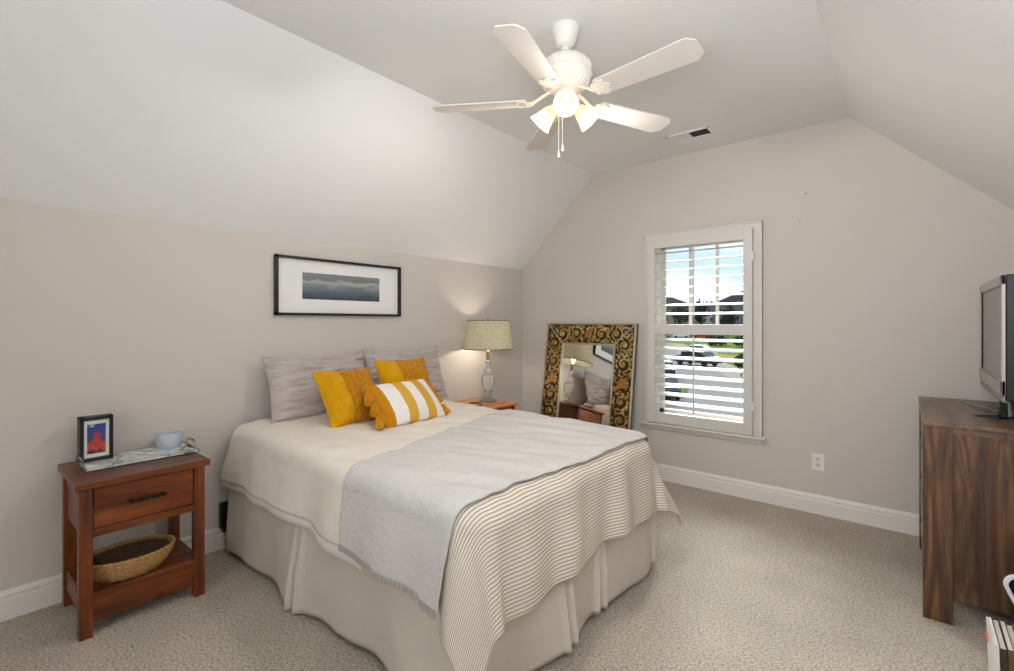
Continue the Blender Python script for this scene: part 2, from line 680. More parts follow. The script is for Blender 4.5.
# hanging strip behind the panel
M_HS = plain('hanging_strip_paint', (206, 200, 192), 0.5)
spart(MB().box((PX0 + .006, yb, PZ0), (PX0 + .028, -0.018, PZ1)), 'hanging_strip', M_HS)
spart(MB().box((PX1 - .028, yb, PZ0), (PX1 - .006, -0.018, PZ1)), 'hanging_strip', M_HS)


def louver_mesh(z, tilt):
    mb = MB()
    n = 10
    w, th = 0.031, 0.0045
    pts = []
    for k in range(n):
        a = 2 * PI * k / n
        y, zz = w * math.cos(a), th * math.sin(a)
        pts.append((y * math.cos(tilt) - zz * math.sin(tilt) - 0.040, y * math.sin(tilt) + zz * math.cos(tilt) + z))
    mb.prism(pts, LX0 + .002, LX1 - .002, 'x')
    return mb


for k in range(8):
    spart(louver_mesh(1.982 - 0.045 - k * 0.0735, 0.30), 'louver')
for k in range(8):
    spart(louver_mesh(1.252 - 0.045 - k * 0.0765, 0.40), 'louver')
rodx = 1.815
spart(MB().box((rodx - .006, -0.082, 1.40), (rodx + .006, -0.070, 1.965), bev=.002), 'tilt_rod')
spart(MB().box((rodx - .006, -0.082, 0.60), (rodx + .006, -0.070, 1.235), bev=.002), 'tilt_rod')
for z in (0.72, 1.85):
    spart(MB().box((PX1 - .004, -0.064, z - .035), (PX1 + .012, -0.054, z + .035), bev=.002), 'hinge', M_WHITE_METAL)

# ---- outlet, nails, ceiling vent
ol = thing('wall_outlet', 'white duplex electrical outlet low on the wall right of the window', 'outlet', (2.655, 0, 0.365))
MB().box((-.037, -.006, -.058), (.037, 0, .058), bev=.003).build('cover_plate', M_WHITE_METAL, ol)
M_SLOT = plain('outlet_slot', (60, 58, 56), 0.6)
M_SOCK = plain('socket_plastic', (216, 212, 206), 0.5)
for s in (1, -1):
    so = MB()
    so.lathe([(0.0, -0.0085), (.0165, -0.0085), (.0165, -.004)], 20, Matrix.Translation((0, 0, s * .0205)) @ Matrix.Rotation(PI / 2, 4, 'X') @ Matrix.Scale(-1, 4, (0, 0, 1)))
    so = so.build('socket', M_SOCK, ol)
    sl = MB()
    sl.box((-.009, -.0098, s * .0205 - .001), (-.006, -.008, s * .0205 + .010)).box((.006, -.0098, s * .0205 - .001), (.009, -.008, s * .0205 + .010))
    sl.box((-.003, -.0098, s * .0205 - .011), (.003, -.008, s * .0205 - .006))
    sl.build('slot', M_SLOT, so)
for (x, z, lab, sz) in ((2.582, 2.270, 'upper tiny nail left in the bare wall up right of the window', .006),
                        (2.545, 2.078, 'lower tiny nail left in the bare wall up right of the window', .005),
                        (1.355, 2.085, 'tiny nail left in the wall at the top left corner of the window', .005)):
    n_ = MB()
    n_.lathe([(0, -.012), (sz, -.012), (sz, -.010), (.0018, -.0095), (.0018, .0)], 12, Matrix.Rotation(PI / 2, 4, 'X') @ Matrix.Scale(-1, 4, (0, 0, 1)))
    o = n_.build('wall_nail', plain('nail_grey', (120, 114, 110), 0.5), None, loc=(x, 0, z))
    tag(o, lab, 'nail', 'nails left in the far wall')

vt = thing('ceiling_vent', 'white air register in the flat ceiling with one half dark open', 'vent', (1.897, -0.392, ZC), (0, 0, 0))
v_ = MB()
ax, ay = 0.160, 0.082
v_.box((-ax, -ay, -.010), (-ax + .022, ay, 0), bev=.003).box((ax - .022, -ay, -.010), (ax, ay, 0), bev=.003)
v_.box((-ax, -ay, -.010), (ax, -ay + .022, 0), bev=.003).box((-ax, ay - .022, -.010), (ax, ay, 0), bev=.003)
v_.box((-.005, -ay + .02, -.009), (.005, ay - .02, 0))
v_.build('register_frame', M_CEIL, vt)
MB().box((-ax + .01, -ay + .01, -.001), (ax - .01, ay - .01, 0.0005)).build('duct_shade', plain('duct_dark', (46, 46, 48), 0.8), vt)  # dark sheet standing in for the shade inside the duct
sl = MB()
for k in range(9):
    x = -ax + .030 + k * .0140
    sl.box((-.0078, -ay + .02, -.0006), (.0078, ay - .02, .0006), Matrix.Translation((x, 0, -.0055)) @ Matrix.Rotation(math.radians(-24), 4, 'Y'))
sl.build('slat_bank', M_CEIL, vt)
sl = MB()
for k in range(9):
    x = .016 + k * .0140
    sl.box((-.0030, -ay + .02, -.0004), (.0030, ay - .02, .0004), Matrix.Translation((x, 0, -.0050)) @ Matrix.Rotation(math.radians(62), 4, 'Y'))
sl.build('slat_bank', plain('vent_slat_shaded', (110, 110, 112), 0.6), vt)  # white slats again, with the shade of this half put into their grey

# ------------------------------------------------------------------ ceiling fan
FC = Vector((1.895, -2.079, ZC))
fan = thing('ceiling_fan', 'white five-blade ceiling fan with three lit frosted glass shades', 'ceiling fan', FC)
cn = MB()
cn.lathe([(0.0, 0), (.066, 0), (.069, -.010), (.066, -.022), (.060, -.036), (.052, -.062), (.044, -.084), (.036, -.092), (.022, -.096), (0, -.096)], 36)
cn.build('canopy', M_WHITE_METAL, fan)
MB().lathe([(0, -.09), (.016, -.092), (.022, -.104), (.020, -.112), (.012, -.118), (.012, -.150), (0, -.150)], 20).build('downrod', M_WHITE_METAL, fan)
mo = MB()
mo.lathe([(0, -.142), (.045, -.144), (.088, -.152), (.110, -.170), (.120, -.196), (.121, -.222), (.126, -.226), (.128, -.234), (.124, -.242),
          (.116, -.246), (.108, -.266), (.088, -.288), (.066, -.300), (.058, -.306), (0, -.308)], 48)
mob = mo.build('motor_housing', M_WHITE_METAL, fan)
vr = MB()
for k in range(40):
    a = 2 * PI * k / 40
    vr.box((.112, -.0028, -.218), (.1235, .0028, -.182), Matrix.Rotation(a, 4, 'Z'))
vr.build('vent_ribs', M_WHITE_METAL, mob)
fl = MB()
for k in range(30):
    a = 2 * PI * k / 30
    fl.tube([Vector((.113, 0, -.248)), Vector((.108, 0, -.266)), Vector((.088, 0, -.288))], .0042, 6, mat=Matrix.Rotation(a, 4, 'Z'))
fl.build('fluting', M_WHITE_METAL, mob)
ZBL = 2.405 - ZC
PH = 11.233
for k in range(5):
    a = PH + k * 2 * PI / 5
    R = Matrix.Rotation(a, 4, 'Z')
    pitch = Matrix.Rotation(math.radians(-11), 4, 'X')
    bl = MB()
    # blade outline (r, half width): narrow root, long straight sides, cut corners at the tip
    outl = [(.185, -.050), (.20, -.055), (.60, -.069), (.615, -.066), (.645, -.038), (.645, .038), (.615, .066), (.60, .069), (.20, .055), (.185, .050)]
    bl.prism(outl, -.003, .003, 'z', R @ Matrix.Translation((0, 0, ZBL)) @ pitch)
    b_ = bl.build('blade', M_FAN_BLADE, fan)
    br = MB()
    # scrolled blade iron: arm from the motor, scalloped plate under the blade
    br.tube([Vector((.070, 0, -.300)), Vector((.105, 0, -.318)), Vector((.135, 0, -.336)), Vector((.165, 0, ZBL - .006))], [.013, .011, .010, .012], 8, mat=R, flat=0.6)
    pl = []
    for i in range(33):
        t = i / 32
        ang = PI * 0.5 + PI * t
        rr = .046 + .006 * math.cos(8 * ang)
        pl.append((.205 + rr * 1.1 * math.cos(ang), rr * math.sin(ang)))
    pl += [(.232, -.040), (.222, -.022), (.240, -.010), (.246, 0), (.240, .010), (.222, .022), (.232, .040)]
    br.prism(pl, -.0085, -.0032, 'z', R @ Matrix.Translation((0, 0, ZBL)) @ pitch)
    for sy in (-.022, .022, 0):
        br.lathe([(0, -.012), (.004, -.0105), (.005, -.0085)], 10, R @ Matrix.Translation((0, 0, ZBL)) @ pitch @ Matrix.Translation((.212 - abs(sy), sy, 0)))
    br.build('blade_iron', M_WHITE_METAL, fan)
# light kit
kit = MB()
kit.lathe([(0, -.306), (.050, -.306), (.054, -.316), (.050, -.330), (.046, -.350), (.040, -.368), (.026, -.382), (.012, -.390), (.008, -.400), (0, -.402)], 32)
kito = kit.build('light_kit', M_WHITE_METAL, fan)
M_FROST = translucent('frosted_glass', (240, 226, 190), 0.62, 0.22)
M_BULB = emit('lit_bulb', (1.0, 0.88, 0.66), 3.0)
toward = math.atan2(CAM[1] - FC.y, CAM[0] - FC.x)
for k in range(3):
    a = toward + 0.02 + k * 2 * PI / 3
    R = Matrix.Rotation(a, 4, 'Z')
    neck = Matrix.Translation((0, 0, -.345)) @ R @ Matrix.Translation((.040, 0, 0)) @ Matrix.Rotation(math.radians(180 - 52), 4, 'Y')
    # local +z runs along the arm, outward and down
    arm = MB().lathe([(0, -.005), (.012, -.005), (.012, .020), (.021, .026), (.023, .040), (.018, .044), (0, .044)], 20, neck)
    ao = arm.build('lamp_arm', M_WHITE_METAL, fan)
    shd = MB()
    shd.lathe([(.019, .034), (.026, .040), (.033, .055), (.038, .075), (.044, .100), (.052, .122), (.058, .132),
               (.056, .133), (.050, .122), (.042, .100), (.036, .075), (.031, .056), (.024, .042), (.017, .036)], 32, neck, closed_ends=False)
    shd.build('glass_shade', M_FROST, ao)
    bb = MB().lathe([(0, .040), (.010, .042), (.012, .056), (.020, .074), (.023, .088), (.020, .102), (.011, .111), (0, .113)], 20, neck)
    bb.build('bulb', M_BULB, ao)
    p = FC + (neck @ Vector((0, 0, .121)))
    light('fan_bulb_light', 'POINT', p, 1.9, (1.0, 0.94, 0.86), shadow_soft_size=0.02)
    q_ = FC + (neck @ Vector((0, 0, .138)))
    light('fan_shade_beam', 'SPOT', q_, 14.0, (1.0, 0.965, 0.92), shadow_soft_size=0.045, spot_size=math.radians(146), spot_blend=0.7,
          aim=FC + (neck @ Vector((0, 0, 1.0))))
# pull chains
for (dx, dy, zend, fob) in ((-.020, -.026, -.585, 'white'), (.004, -.030, -.562, 'white')):
    ch = MB()
    ch.tube([(dx, dy, -.372), (dx, dy, zend)], .0013, 6)
    for i in range(40):
        z = -.374 + (zend + .374) * i / 40
        ch.lathe([(0, z - .0018), (.0020, z), (0, z + .0018)], 6, Matrix.Translation((dx, dy, 0)))
    co_ = ch.build('pull_chain', M_WHITE_METAL, fan)
    MB().lathe([(0, zend + .002), (.004, zend), (.0055, zend - .014), (.0085, zend - .028), (.0075, zend - .034), (0, zend - .036)], 14,
               Matrix.Translation((dx, dy, 0))).build('pull_knob', M_WHITE_METAL, co_)

# ------------------------------------------------------------------ the bed
BX0, BX1, BY0, BY1, BZ = 0.075, 2.055, -2.868, -1.425, 0.727
bed = thing('bed', 'queen bed with a pleated cream skirt, its head against the left wall', 'bed', (1.05, -2.155, 0))


def bpart(mb, name, mat, parent=bed):
    for i in range(len(mb.v)):
        mb.v[i] = mb.v[i] - Vector(bed.location)
    return mb.build(name, mat, parent)


M_MATT = cloth_mat('mattress_ticking', (226, 222, 214))
bpart(MB().box((BX0, BY0 + .01, 0.45), (BX1 - .01, BY1 - .01, BZ - .035), bev=.085), 'mattress', M_MATT)
bpart(MB().box((BX0, BY0 + .02, 0.20), (BX1 - .02, BY1 - .02, 0.45), bev=.02), 'box_spring', M_MATT)
fb = MB()
for (x, y) in ((.12, BY0 + .06), (.12, BY1 - .06), (1.95, BY0 + .06), (1.95, BY1 - .06), (1.05, -2.155)):
    fb.box((x - .025, y - .025, 0), (x + .025, y + .025, 0.20), bev=.003)
fb.box((BX0, BY0 + .03, .17), (BX1 - .03, BY0 + .06, .20)).box((BX0, BY1 - .06, .17), (BX1 - .03, BY1 - .03, .20))
bpart(fb, 'metal_frame', M_BLACK)
bk = MB()
bk.box((.030, -2.935, .135), (.060, -2.880, .290), bev=.006).box((.030, -2.920, .110), (.055, -2.900, .14), bev=.004)
bpart(bk, 'headboard_bracket', M_BLACK)

# pleated skirt: walks round three sides of the box spring
M_SKIRT = cloth_mat('cream_cotton', (209, 200, 187), 0.12, 90, 0.03)
SK = MB()
path = []
sx0, sx1, sy0, sy1 = 0.085, 2.05, -2.892, BY1 + .012
L1, L2, L3 = sx1 - sx0, sy1 - sy0, sx1 - sx0
tot = L1 + L2 + L3
splits = [0.86, L1, L1 + .55, L1 + .86, L1 + L2, L1 + L2 + 1.1]
ns, nz_ = 560, 22
vs, fs, uvs = [], [], []
for i in range(ns + 1):
    e = tot * i / ns
    if e <= L1:
        p, nrm = Vector((sx0 + e, sy0, 0)), Vector((0, -1, 0))
    elif e <= L1 + L2:
        p, nrm = Vector((sx1, sy0 + e - L1, 0)), Vector((1, 0, 0))
    else:
        p, nrm = Vector((sx1 - (e - L1 - L2), sy1, 0)), Vector((0, 1, 0))
    # round the corner normals
    for c, na, nb in ((L1, Vector((0, -1, 0)), Vector((1, 0, 0))), (L1 + L2, Vector((1, 0, 0)), Vector((0, 1, 0)))):
        t = (e - c) / 0.10
        if abs(t) < 1:
            nrm = (na * (1 - (t + 1) / 2) + nb * ((t + 1) / 2)).normalized()
    wav = 0.020 * math.sin(e * 8.2 + 1.1 * math.sin(e * 2.3)) + 0.012 * math.sin(e * 15.0 + 2.0)
    pl = 0.0
    for s_ in splits:
        d = e - s_
        if abs(d) < 0.05:
            pl += -0.040 * math.exp(-(d / 0.008) ** 2) + 0.020 * math.exp(-((d - .030) / 0.018) ** 2) + 0.022 * math.exp(-((d + .030) / 0.018) ** 2)
    for j in range(nz_ + 1):
        q = j / nz_
        dn = q ** 1.3
        hem = 0.022 + 0.010 * math.sin(e * 5.1 + .5) + 0.006 * math.sin(e * 13)
        z = 0.462 + (hem - 0.462) * q
        off = 0.006 + dn * (0.012 + wav) + pl * min(1, q * 1.6)
        off += 0.004 * N(e * 9, q * 3, 1.0) * q
        pos = p + nrm * max(off, -0.03)
        vs.append((pos.x, pos.y, z))
for i in range(ns):
    for j in range(nz_):
        a = i * (nz_ + 1) + j
        fs.append((a, a + 1, a + nz_ + 2, a + nz_ + 1))
SK.add(vs, fs, True)
sk = bpart(SK, 'bed_skirt', M_SKIRT)
solidify(sk, 0.003)


def drape(s0, s1, t0, t1, ns, nt, lift, flare=0.12, amp=0.05, freq=9.0, puff=0.010, seed=0.0, hem=None, crease=0.0, hb=None):
    """a sheet laid flat on the mattress whose overhang bends down over the rounded edge.
    hem(s,t)->extra; s runs head to foot, t across"""
    mb = MB()
    r = 0.095
    xb, ya_, yb_ = BX1 - r, BY0 + r, BY1 - r
    vs, uvs, fs = [], [], []
    for i in range(ns + 1):
        for j in range(nt + 1):
            u, v = i / ns, j / nt
            a0, a1 = (s0(v) if callable(s0) else s0), (s1(v) if callable(s1) else s1)
            s = a0 + (a1 - a0) * u
            b0, b1 = (t0(u, s) if callable(t0) else t0), (t1(u, s) if callable(t1) else t1)
            t = b0 + (b1 - b0) * v
            qs, qt = min(s, xb), min(max(t, ya_), yb_)
            d = Vector((s - qs, t - qt))
            L = d.length
            zp = 0.010 * (N(s * 2.2, t * 2.2, 1.0) + 0.5 * N(s * 6, t * 6, 5.0)) + crease * N(s * 3.2 + t * 2, t * 11 - s * 4, 9.0) + 0.0025 * N(s * 15, t * 13, 2.2)
            if L < 1e-6:
                hor, dn, n = 0.0, 0.0, Vector((0, 0))
            else:
                n = d / L
                q = r * PI / 2
                if L < q:
                    hor, dn = r * math.sin(L / r), r * (1 - math.cos(L / r))
                else:
                    fl_ = flare * (1 + (2.2 if n.y > 0 else 1.2) * abs(n.x * n.y) * 2)
                    hor, dn = r + fl_ * (L - q), r + (L - q) * math.sqrt(max(0.2, 1 - fl_ * fl_))
                ang = math.atan2(n.y, n.x)
                e = qs + qt + ang * 0.22
                k = max(0.0, min(1.0, (L - 0.03) / 0.28))
                cm = abs(n.x * n.y) * 2      # 1 in the middle of a corner
                hor += k * (amp * (0.55 * math.sin(e * 7.0 + 1.5 * math.sin(e * 2.7)) + 0.45 * math.sin(e * 16.5 + 1.0))
                            * (1 + 0.6 * cm) + amp * 0.55)
                hor += k * 0.007 * math.sin(t * 27 + 9 * (s - 2.0) * n.x + 2 * N(s * 3, t * 3, 4.0)) * max(0.0, n.x)
                hor += 0.005 * N(s * 8, t * 8, 2.0) * k
            zp *= 1.0 if L < 1e-6 else max(0.0, 1 - L / 0.12)
            x, y = qs + n[0] * (hor + lift), qt + n[1] * (hor + lift)
            topz = BZ + 0.016 - 0.036 * min(1, max(0, (s - .1) / 1.9))
            z = topz - dn + zp + lift
            vs.append((x, y, z))
            uvs.append((s, t))
    for i in range(ns):
        for j in range(nt):
            a = i * (nt + 1) + j
            fs.append((a, a + 1, a + nt + 2, a + nt + 1))
    mb.add(vs, fs, True, None, uvs)
    return mb


M_SHEET = cloth_mat('white_sheet', (232, 228, 222), 0.1, 80, 0.02)
M_DUVET = cloth_mat('cream_duvet', (228, 220, 207), 0.16, 70, 0.03)
M_STRIPE = uv_fabric('ticking_stripe', [(0.0, (226, 220, 211)), (0.52, (178, 160, 136))], 0, 74.0, bump=0.15)
M_THROW = cloth_mat('grey_white_throw', (203, 199, 196), 0.55, 55, 0.03, 30)

def ease(a, b, x):
    t = max(0.0, min(1.0, (x - a) / (b - a)))
    return t * t * (3 - 2 * t)


CR = 0.012
o = drape(0.10, 1.5, lambda u, s: BY0 - .300 - .008 * math.sin(s * 5), lambda u, s: BY1 + .26, 70, 90, 0.004, 0.190, 0.022, crease=CR).build('bed_sheet', M_SHEET)
solidify(o, 0.003)
tag(o, 'white sheet whose hem shows under the cream duvet along the bed side', 'sheet')
o = drape(0.095, 1.62, lambda u, s: BY0 - .268 - .010 * math.sin(s * 4 + .6), lambda u, s: BY1 + .24, 120, 150, 0.014, 0.190, 0.022, crease=CR).build('duvet', M_DUVET)
solidify(o, 0.005)
tag(o, 'plain cream duvet spread over the head half of the bed', 'duvet')
o = drape(1.52, lambda v: BX1 + .335 + .01 * math.sin(v * 9), lambda u, s: BY0 - .12 - .245 * ease(1.90, 1.985, s), lambda u, s: BY1 + .335, 130, 200, 0.018, 0.140, 0.024, crease=CR).build('striped_comforter', M_STRIPE)
solidify(o, 0.005)
tag(o, 'cream and tan ticking-striped comforter hanging over the foot of the bed', 'comforter')
o = drape(lambda v: 1.385 - 0.38 * v, lambda v: 1.965 + 0.055 * v + .008 * math.sin(v * 14), lambda u, s: BY0 - (.272 + .012 * u + .014 * ease(.38, .42, u) + .012 * ease(.80, .84, u)), lambda u, s: BY1 + .10,
          90, 190, 0.032, 0.190, 0.022, crease=CR)
throw_mesh = o
o = o.build('throw_blanket', M_THROW)
solidify(o, 0.007)
tag(o, 'pale grey-white throw blanket laid across the foot of the bed', 'throw blanket')
# stitched fringe along its near hem
fg = MB()
nt_ = 190
for i in range(0, 91):
    a = throw_mesh.v[i * (nt_ + 1)]
    b = throw_mesh.v[i * (nt_ + 1) + 3]
    d = (a - b).normalized()
    c = a + Vector((0, -.002, 0))
    if i % 2 == 0:
        fg.tube([c - d * .012, c + d * .012], .0035, 5)
fg.build('fringe', plain('fringe_thread', (172, 165, 158), 0.9), o)

# ------------------------------------------------------------------ pillows


def pillow_mesh(w, h, th, pinch=0.07, nu=44, nv=34, wr=0.0, wfreq=(3, 9), seed=0.0, sag=0.0, p=2.2, seam=None):
    mb = MB()

    def pt(u, v, side):
        x = w / 2 * u * (1 - pinch * (1 - v * v) * abs(u) ** 3)
        z = h / 2 * v * (1 - pinch * (1 - u * u) * abs(v) ** 3)
        z -= sag * (1 - u * u) * max(0, v)
        t = th / 2 * (max(0, 1 - abs(u) ** p) ** 0.55) * (max(0, 1 - abs(v) ** p) ** 0.55)
        t *= 1 + 0.12 * N(u * 1.5, v * 1.5, seed)
        t += wr * N(u * wfreq[0], v * wfreq[1], seed + 3) * min(1, t / 0.02)
        t += wr * 0.5 * N(u * wfreq[0] * 2.3, v * wfreq[1] * 2, seed + 8) * min(1, t / 0.02)
        if seam is not None and side > 0:
            t -= 0.020 * math.exp(-((u - seam) / 0.045) ** 2) * min(1, t / 0.04)
            t += 0.012 * math.exp(-((u - (seam - 0.32)) / 0.20) ** 2) * min(1, t / 0.04)
            t += 0.010 * math.exp(-((v + 0.62 + 0.25 * u) / 0.10) ** 2) * (1 if u < seam else 0.2) * min(1, t / 0.04)
        return (x, -side * t, z)
    vs, uvs, fs = [], [], []
    for side in (1, -1):
        for i in range(nu + 1):
            for j in range(nv + 1):
                u, v = math.sin(PI / 2 * (-1 + 2 * i / nu)), math.sin(PI / 2 * (-1 + 2 * j / nv))
                vs.append(pt(u, v, side))
                uvs.append(((u + 1) / 2, (v + 1) / 2))
    off = (nu + 1) * (nv + 1)
    for i in range(nu):
        for j in range(nv):
            a = i * (nv + 1) + j
            fs.append((a, a + nv + 1, a + nv + 2, a + 1))
            b = a + off
            fs.append((b, b + 1, b + nv + 2, b + nv + 1))
    mb.add(vs, fs, True, None, uvs)
    return mb


def piping(w, h, pinch, r, sag=0.0):
    pts = []
    n = 24
    for (ua, va, ub, vb) in ((-1, -1, 1, -1), (1, -1, 1, 1), (1, 1, -1, 1), (-1, 1, -1, -1)):
        for i in range(n):
            t = i / n
            u, v = ua + (ub - ua) * t, va + (vb - va) * t
            pts.append((w / 2 * u * (1 - pinch * (1 - v * v) * abs(u) ** 3), 0,
                        h / 2 * v * (1 - pinch * (1 - u * u) * abs(v) ** 3) - sag * (1 - u * u) * max(0, v)))
    return MB().tube(pts, r, 6, closed=True)


def place_pillow(root, bottom, yaw, lean, h):
    """bottom edge centre; yaw 0 = facing +x; lean back by angle"""
    root.rotation_mode = 'XYZ'
    Rz = Matrix.Rotation(PI / 2 + yaw, 4, 'Z')
    Rx = Matrix.Rotation(-lean, 4, 'X')
    T = Matrix.Translation(Vector(bottom)) @ Rz @ Rx @ Matrix.Translation((0, 0, h / 2))
    root.matrix_world = T
    root.location, root.rotation_euler = T.to_translation(), T.to_euler()


M_GREYP = cloth_mat('grey_linen', (188, 178, 174), 0.35, 60, 0.06, 7, (1.0, 1.0, 3.0))
M_GREYPIPE = plain('grey_edge', (176, 168, 164), 0.9)
for (lab, bottom, yaw, lean, w, h, seed) in (
        ('grey-taupe linen pillow left against the wall behind the plain yellow cushion', (0.235, -2.365, 0.735), 0.02, 0.30, 0.715, 0.43, 1.0),
        ('grey linen pillow against the wall nearer the lamp, mostly hidden by yellow cushions', (0.235, -1.655, 0.735), 0.0, 0.30, 0.715, 0.44, 6.0)):
    pr = pillow_mesh(w, h, 0.19, 0.06, 84, 84, 0.021, (2.4, 8.5), seed, 0.030).build('pillow', M_GREYP)
    piping(w, h, 0.06, 0.0035, 0.030).build('piping', M_GREYPIPE, pr)
    place_pillow(pr, bottom, yaw, lean, h)
    tag(pr, lab, 'pillow', 'grey pillows at the bed head')


def mustard():
    m, t, b = nodes('mustard_velvet')
    uv = t.nodes.new('ShaderNodeUVMap')
    sp = t.nodes.new('ShaderNodeSeparateXYZ')
    t.links.new(uv.outputs['UV'], sp.inputs['Vector'])
    gt = t.nodes.new('ShaderNodeMath')
    gt.operation = 'GREATER_THAN'
    gt.inputs[1].default_value = 0.36
    t.links.new(sp.outputs[0], gt.inputs[0])
    co = t.nodes.new('ShaderNodeTexCoord')
    n = t.nodes.new('ShaderNodeTexNoise')
    n.inputs['Scale'].default_value = 110
    n.inputs['Detail'].default_value = 3
    t.links.new(co.outputs['Object'], n.inputs['Vector'])
    ra = ramp(t, [(0.3, (198, 142, 4)), (0.7, (214, 158, 10))])
    rb = ramp(t, [(0.35, (162, 100, 4)), (0.65, (212, 146, 16))])
    t.links.new(n.outputs['Fac'], ra.inputs['Fac'])
    t.links.new(n.outputs['Fac'], rb.inputs['Fac'])
    mx = t.nodes.new('ShaderNodeMix')
    mx.data_type = 'RGBA'
    t.links.new(gt.outputs[0], mx.inputs['Factor'])
    t.links.new(ra.outputs['Color'], mx.inputs['A'])
    t.links.new(rb.outputs['Color'], mx.inputs['B'])
    t.links.new(mx.outputs['Result'], b.inputs['Base Color'])
    b.inputs['Roughness'].default_value = 0.85
    b.inputs['Specular IOR Level'].default_value = 0.1
    b.inputs['Sheen Weight'].default_value = 0.15
    mu = t.nodes.new('ShaderNodeMath')
    mu.operation = 'MULTIPLY'
    t.links.new(n.outputs['Fac'], mu.inputs[0])
    t.links.new(gt.outputs[0], mu.inputs[1])
    bp = t.nodes.new('ShaderNodeBump')
    bp.inputs['Strength'].default_value = 0.7
    bp.inputs['Distance'].default_value = 0.008
    t.links.new(mu.outputs[0], bp.inputs['Height'])
    t.links.new(bp.outputs['Normal'], b.inputs['Normal'])
    return m


M_MUST = mustard()
for (lab, bottom, yaw, lean, w, h, seed) in (
        ('square mustard yellow cushion with smooth and nubby halves, beside the striped one', (0.615, -2.350, 0.732), 0.06, 0.58, 0.405, 0.385, 2.0),
        ('mustard yellow cushion behind the striped pillow, only its upper half showing', (0.52, -1.885, 0.735), -0.05, 0.42, 0.42, 0.39, 3.5)):
    pr = pillow_mesh(w, h, 0.175, 0.07, 64, 56, 0.012, (2.2, 2.6), seed, seam=-0.28).build('cushion', M_MUST)
    piping(w, h, 0.07, 0.004).build('piping', plain('mustard_edge', (206, 150, 14), 0.9), pr)
    place_pillow(pr, bottom, yaw, lean, h)
    tag(pr, lab, 'cushion', 'plain mustard cushions')

A, Wt = (210, 164, 66), (232, 226, 222)
M_LUMB = uv_fabric('mustard_and_white_bands', [(0.0, (190, 128, 22)), (0.14, Wt), (0.335, A), (0.485, Wt), (0.645, A), (0.80, Wt), (0.945, (190, 128, 22))], 0, 1.0, bump=0.3, bscale=140)
lw, lh = 0.50, 0.315
lum = pillow_mesh(lw, lh, 0.13, 0.05, 56, 40, 0.003, (3, 3), 4.4).build('lumbar_cushion', M_LUMB)
M_TASS = cloth_mat('mustard_yarn', (200, 138, 26), 0.5, 120, 0.15, 40)


def tassel(mb, top, d, ln=0.075, r=0.022):
    d = Vector(d).normalized()
    q = d.to_track_quat('Z', 'Y').to_matrix().to_4x4()
    mt = Matrix.Translation(Vector(top)) @ q
    mb.lathe([(0, 0), (.006, .002), (.007, .010), (.015, .015), (.017, .024), (.012, .030), (.013, .034), (r * .8, .050), (r, ln), (r * .7, ln + .002), (0, ln - .004)], 22, mt, flute=0.16, nf=11)
    return mb


for (sx, zf, d) in ((-1, .36, (-.42, -.12, -.9)), (-1, .10, (-.45, -.14, -.9)), (-1, -.14, (-.5, -.2, -.85)), (-1, -.36, (-.85, -.45, -.35)),
                    (1, .34, (.10, -.12, -1)), (1, .06, (.12, -.10, -1)), (1, -.22, (.20, -.10, -1))):
    tb = MB()
    tassel(tb, (sx * lw / 2 * .98, -.004, zf * lh), d, 0.075 if sx > 0 else 0.104, 0.015 if sx > 0 else 0.027)
    tb.build('tassel', M_TASS, lum)
place_pillow(lum, (0.845, -2.095, 0.742), 0.06, 0.78, lh)
tag(lum, 'striped mustard and white oblong cushion with yarn tassels, in front of the others', 'cushion')

# ------------------------------------------------------------------ left bedside table and what is on it
nsd = thing('bedside_table', 'reddish brown wooden bedside table with drawer and lower shelf, left of the bed', 'bedside table', (0.26, -3.382, 0))


def part(root, mb, name, mat, parent=None):
    for i in range(len(mb.v)):
        mb.v[i] = mb.v[i] - Vector(root.location)
    return mb.build(name, mat, parent or root)


TX0, TX1, TY0, TY1 = 0.026, 0.492, -3.632, -3.128
FX = 0.478   # front plane of the legs
part(nsd, MB().box((TX0, TY0, .641), (TX1, TY1, .672), bev=.005), 'tabletop', M_CHERRY_Y)
lx0, lx1, ly0, ly1 = 0.042, FX - .010, -3.618, -3.146
for (x, y) in ((lx0, ly0), (lx1 - .042, ly0), (lx0, ly1 - .046), (lx1 - .042, ly1 - .046)):
    part(nsd, MB().box((x, y, 0), (x + .042, y + .046, .641), bev=.003), 'leg', M_CHERRY)
for y in (ly0 + .010, ly1 - .030):
    part(nsd, MB().box((lx0 + .04, y, .435), (lx1 - .04, y + .020, .641)), 'side_panel', M_CHERRY)
    part(nsd, MB().box((lx0 + .04, y, .085), (lx1 - .04, y + .020, .160)), 'side_rail', M_CHERRY)
part(nsd, MB().box((lx0 + .01, ly0 + .04, .435), (lx0 + .03, ly1 - .04, .641)), 'back_panel', M_CHERRY_Y)
part(nsd, MB().box((lx1 - .032, ly0 + .044, .425), (lx1 - .006, ly1 - .044, .458), bev=.002), 'front_rail', M_CHERRY_Y)
dr = part(nsd, MB().box((lx1 - .022, ly0 + .050, .462), (lx1 - .003, ly1 - .050, .634), bev=.003), 'drawer', M_CHERRY_Y)
yc = (ly0 + ly1) / 2
hd = MB()
hd.tube([(lx1 + .018, yc - .070, .548), (lx1 + .021, yc - .035, .549), (lx1 + .022, yc, .550), (lx1 + .021, yc + .035, .549), (lx1 + .018, yc + .070, .548)], [.006, .0055, .005, .0055, .006], 10)
for s in (-1, 1):
    hd.tube([(lx1 - .004, yc + s * .062, .548), (lx1 + .018, yc + s * .062, .548)], .0055, 8)
    hd.lathe([(0, -.004), (.009, -.003), (.009, .003), (0, .004)], 12, Matrix.Translation((lx1 - .001, yc + s * .062, .548)) @ Matrix.Rotation(PI / 2, 4, 'Y'))
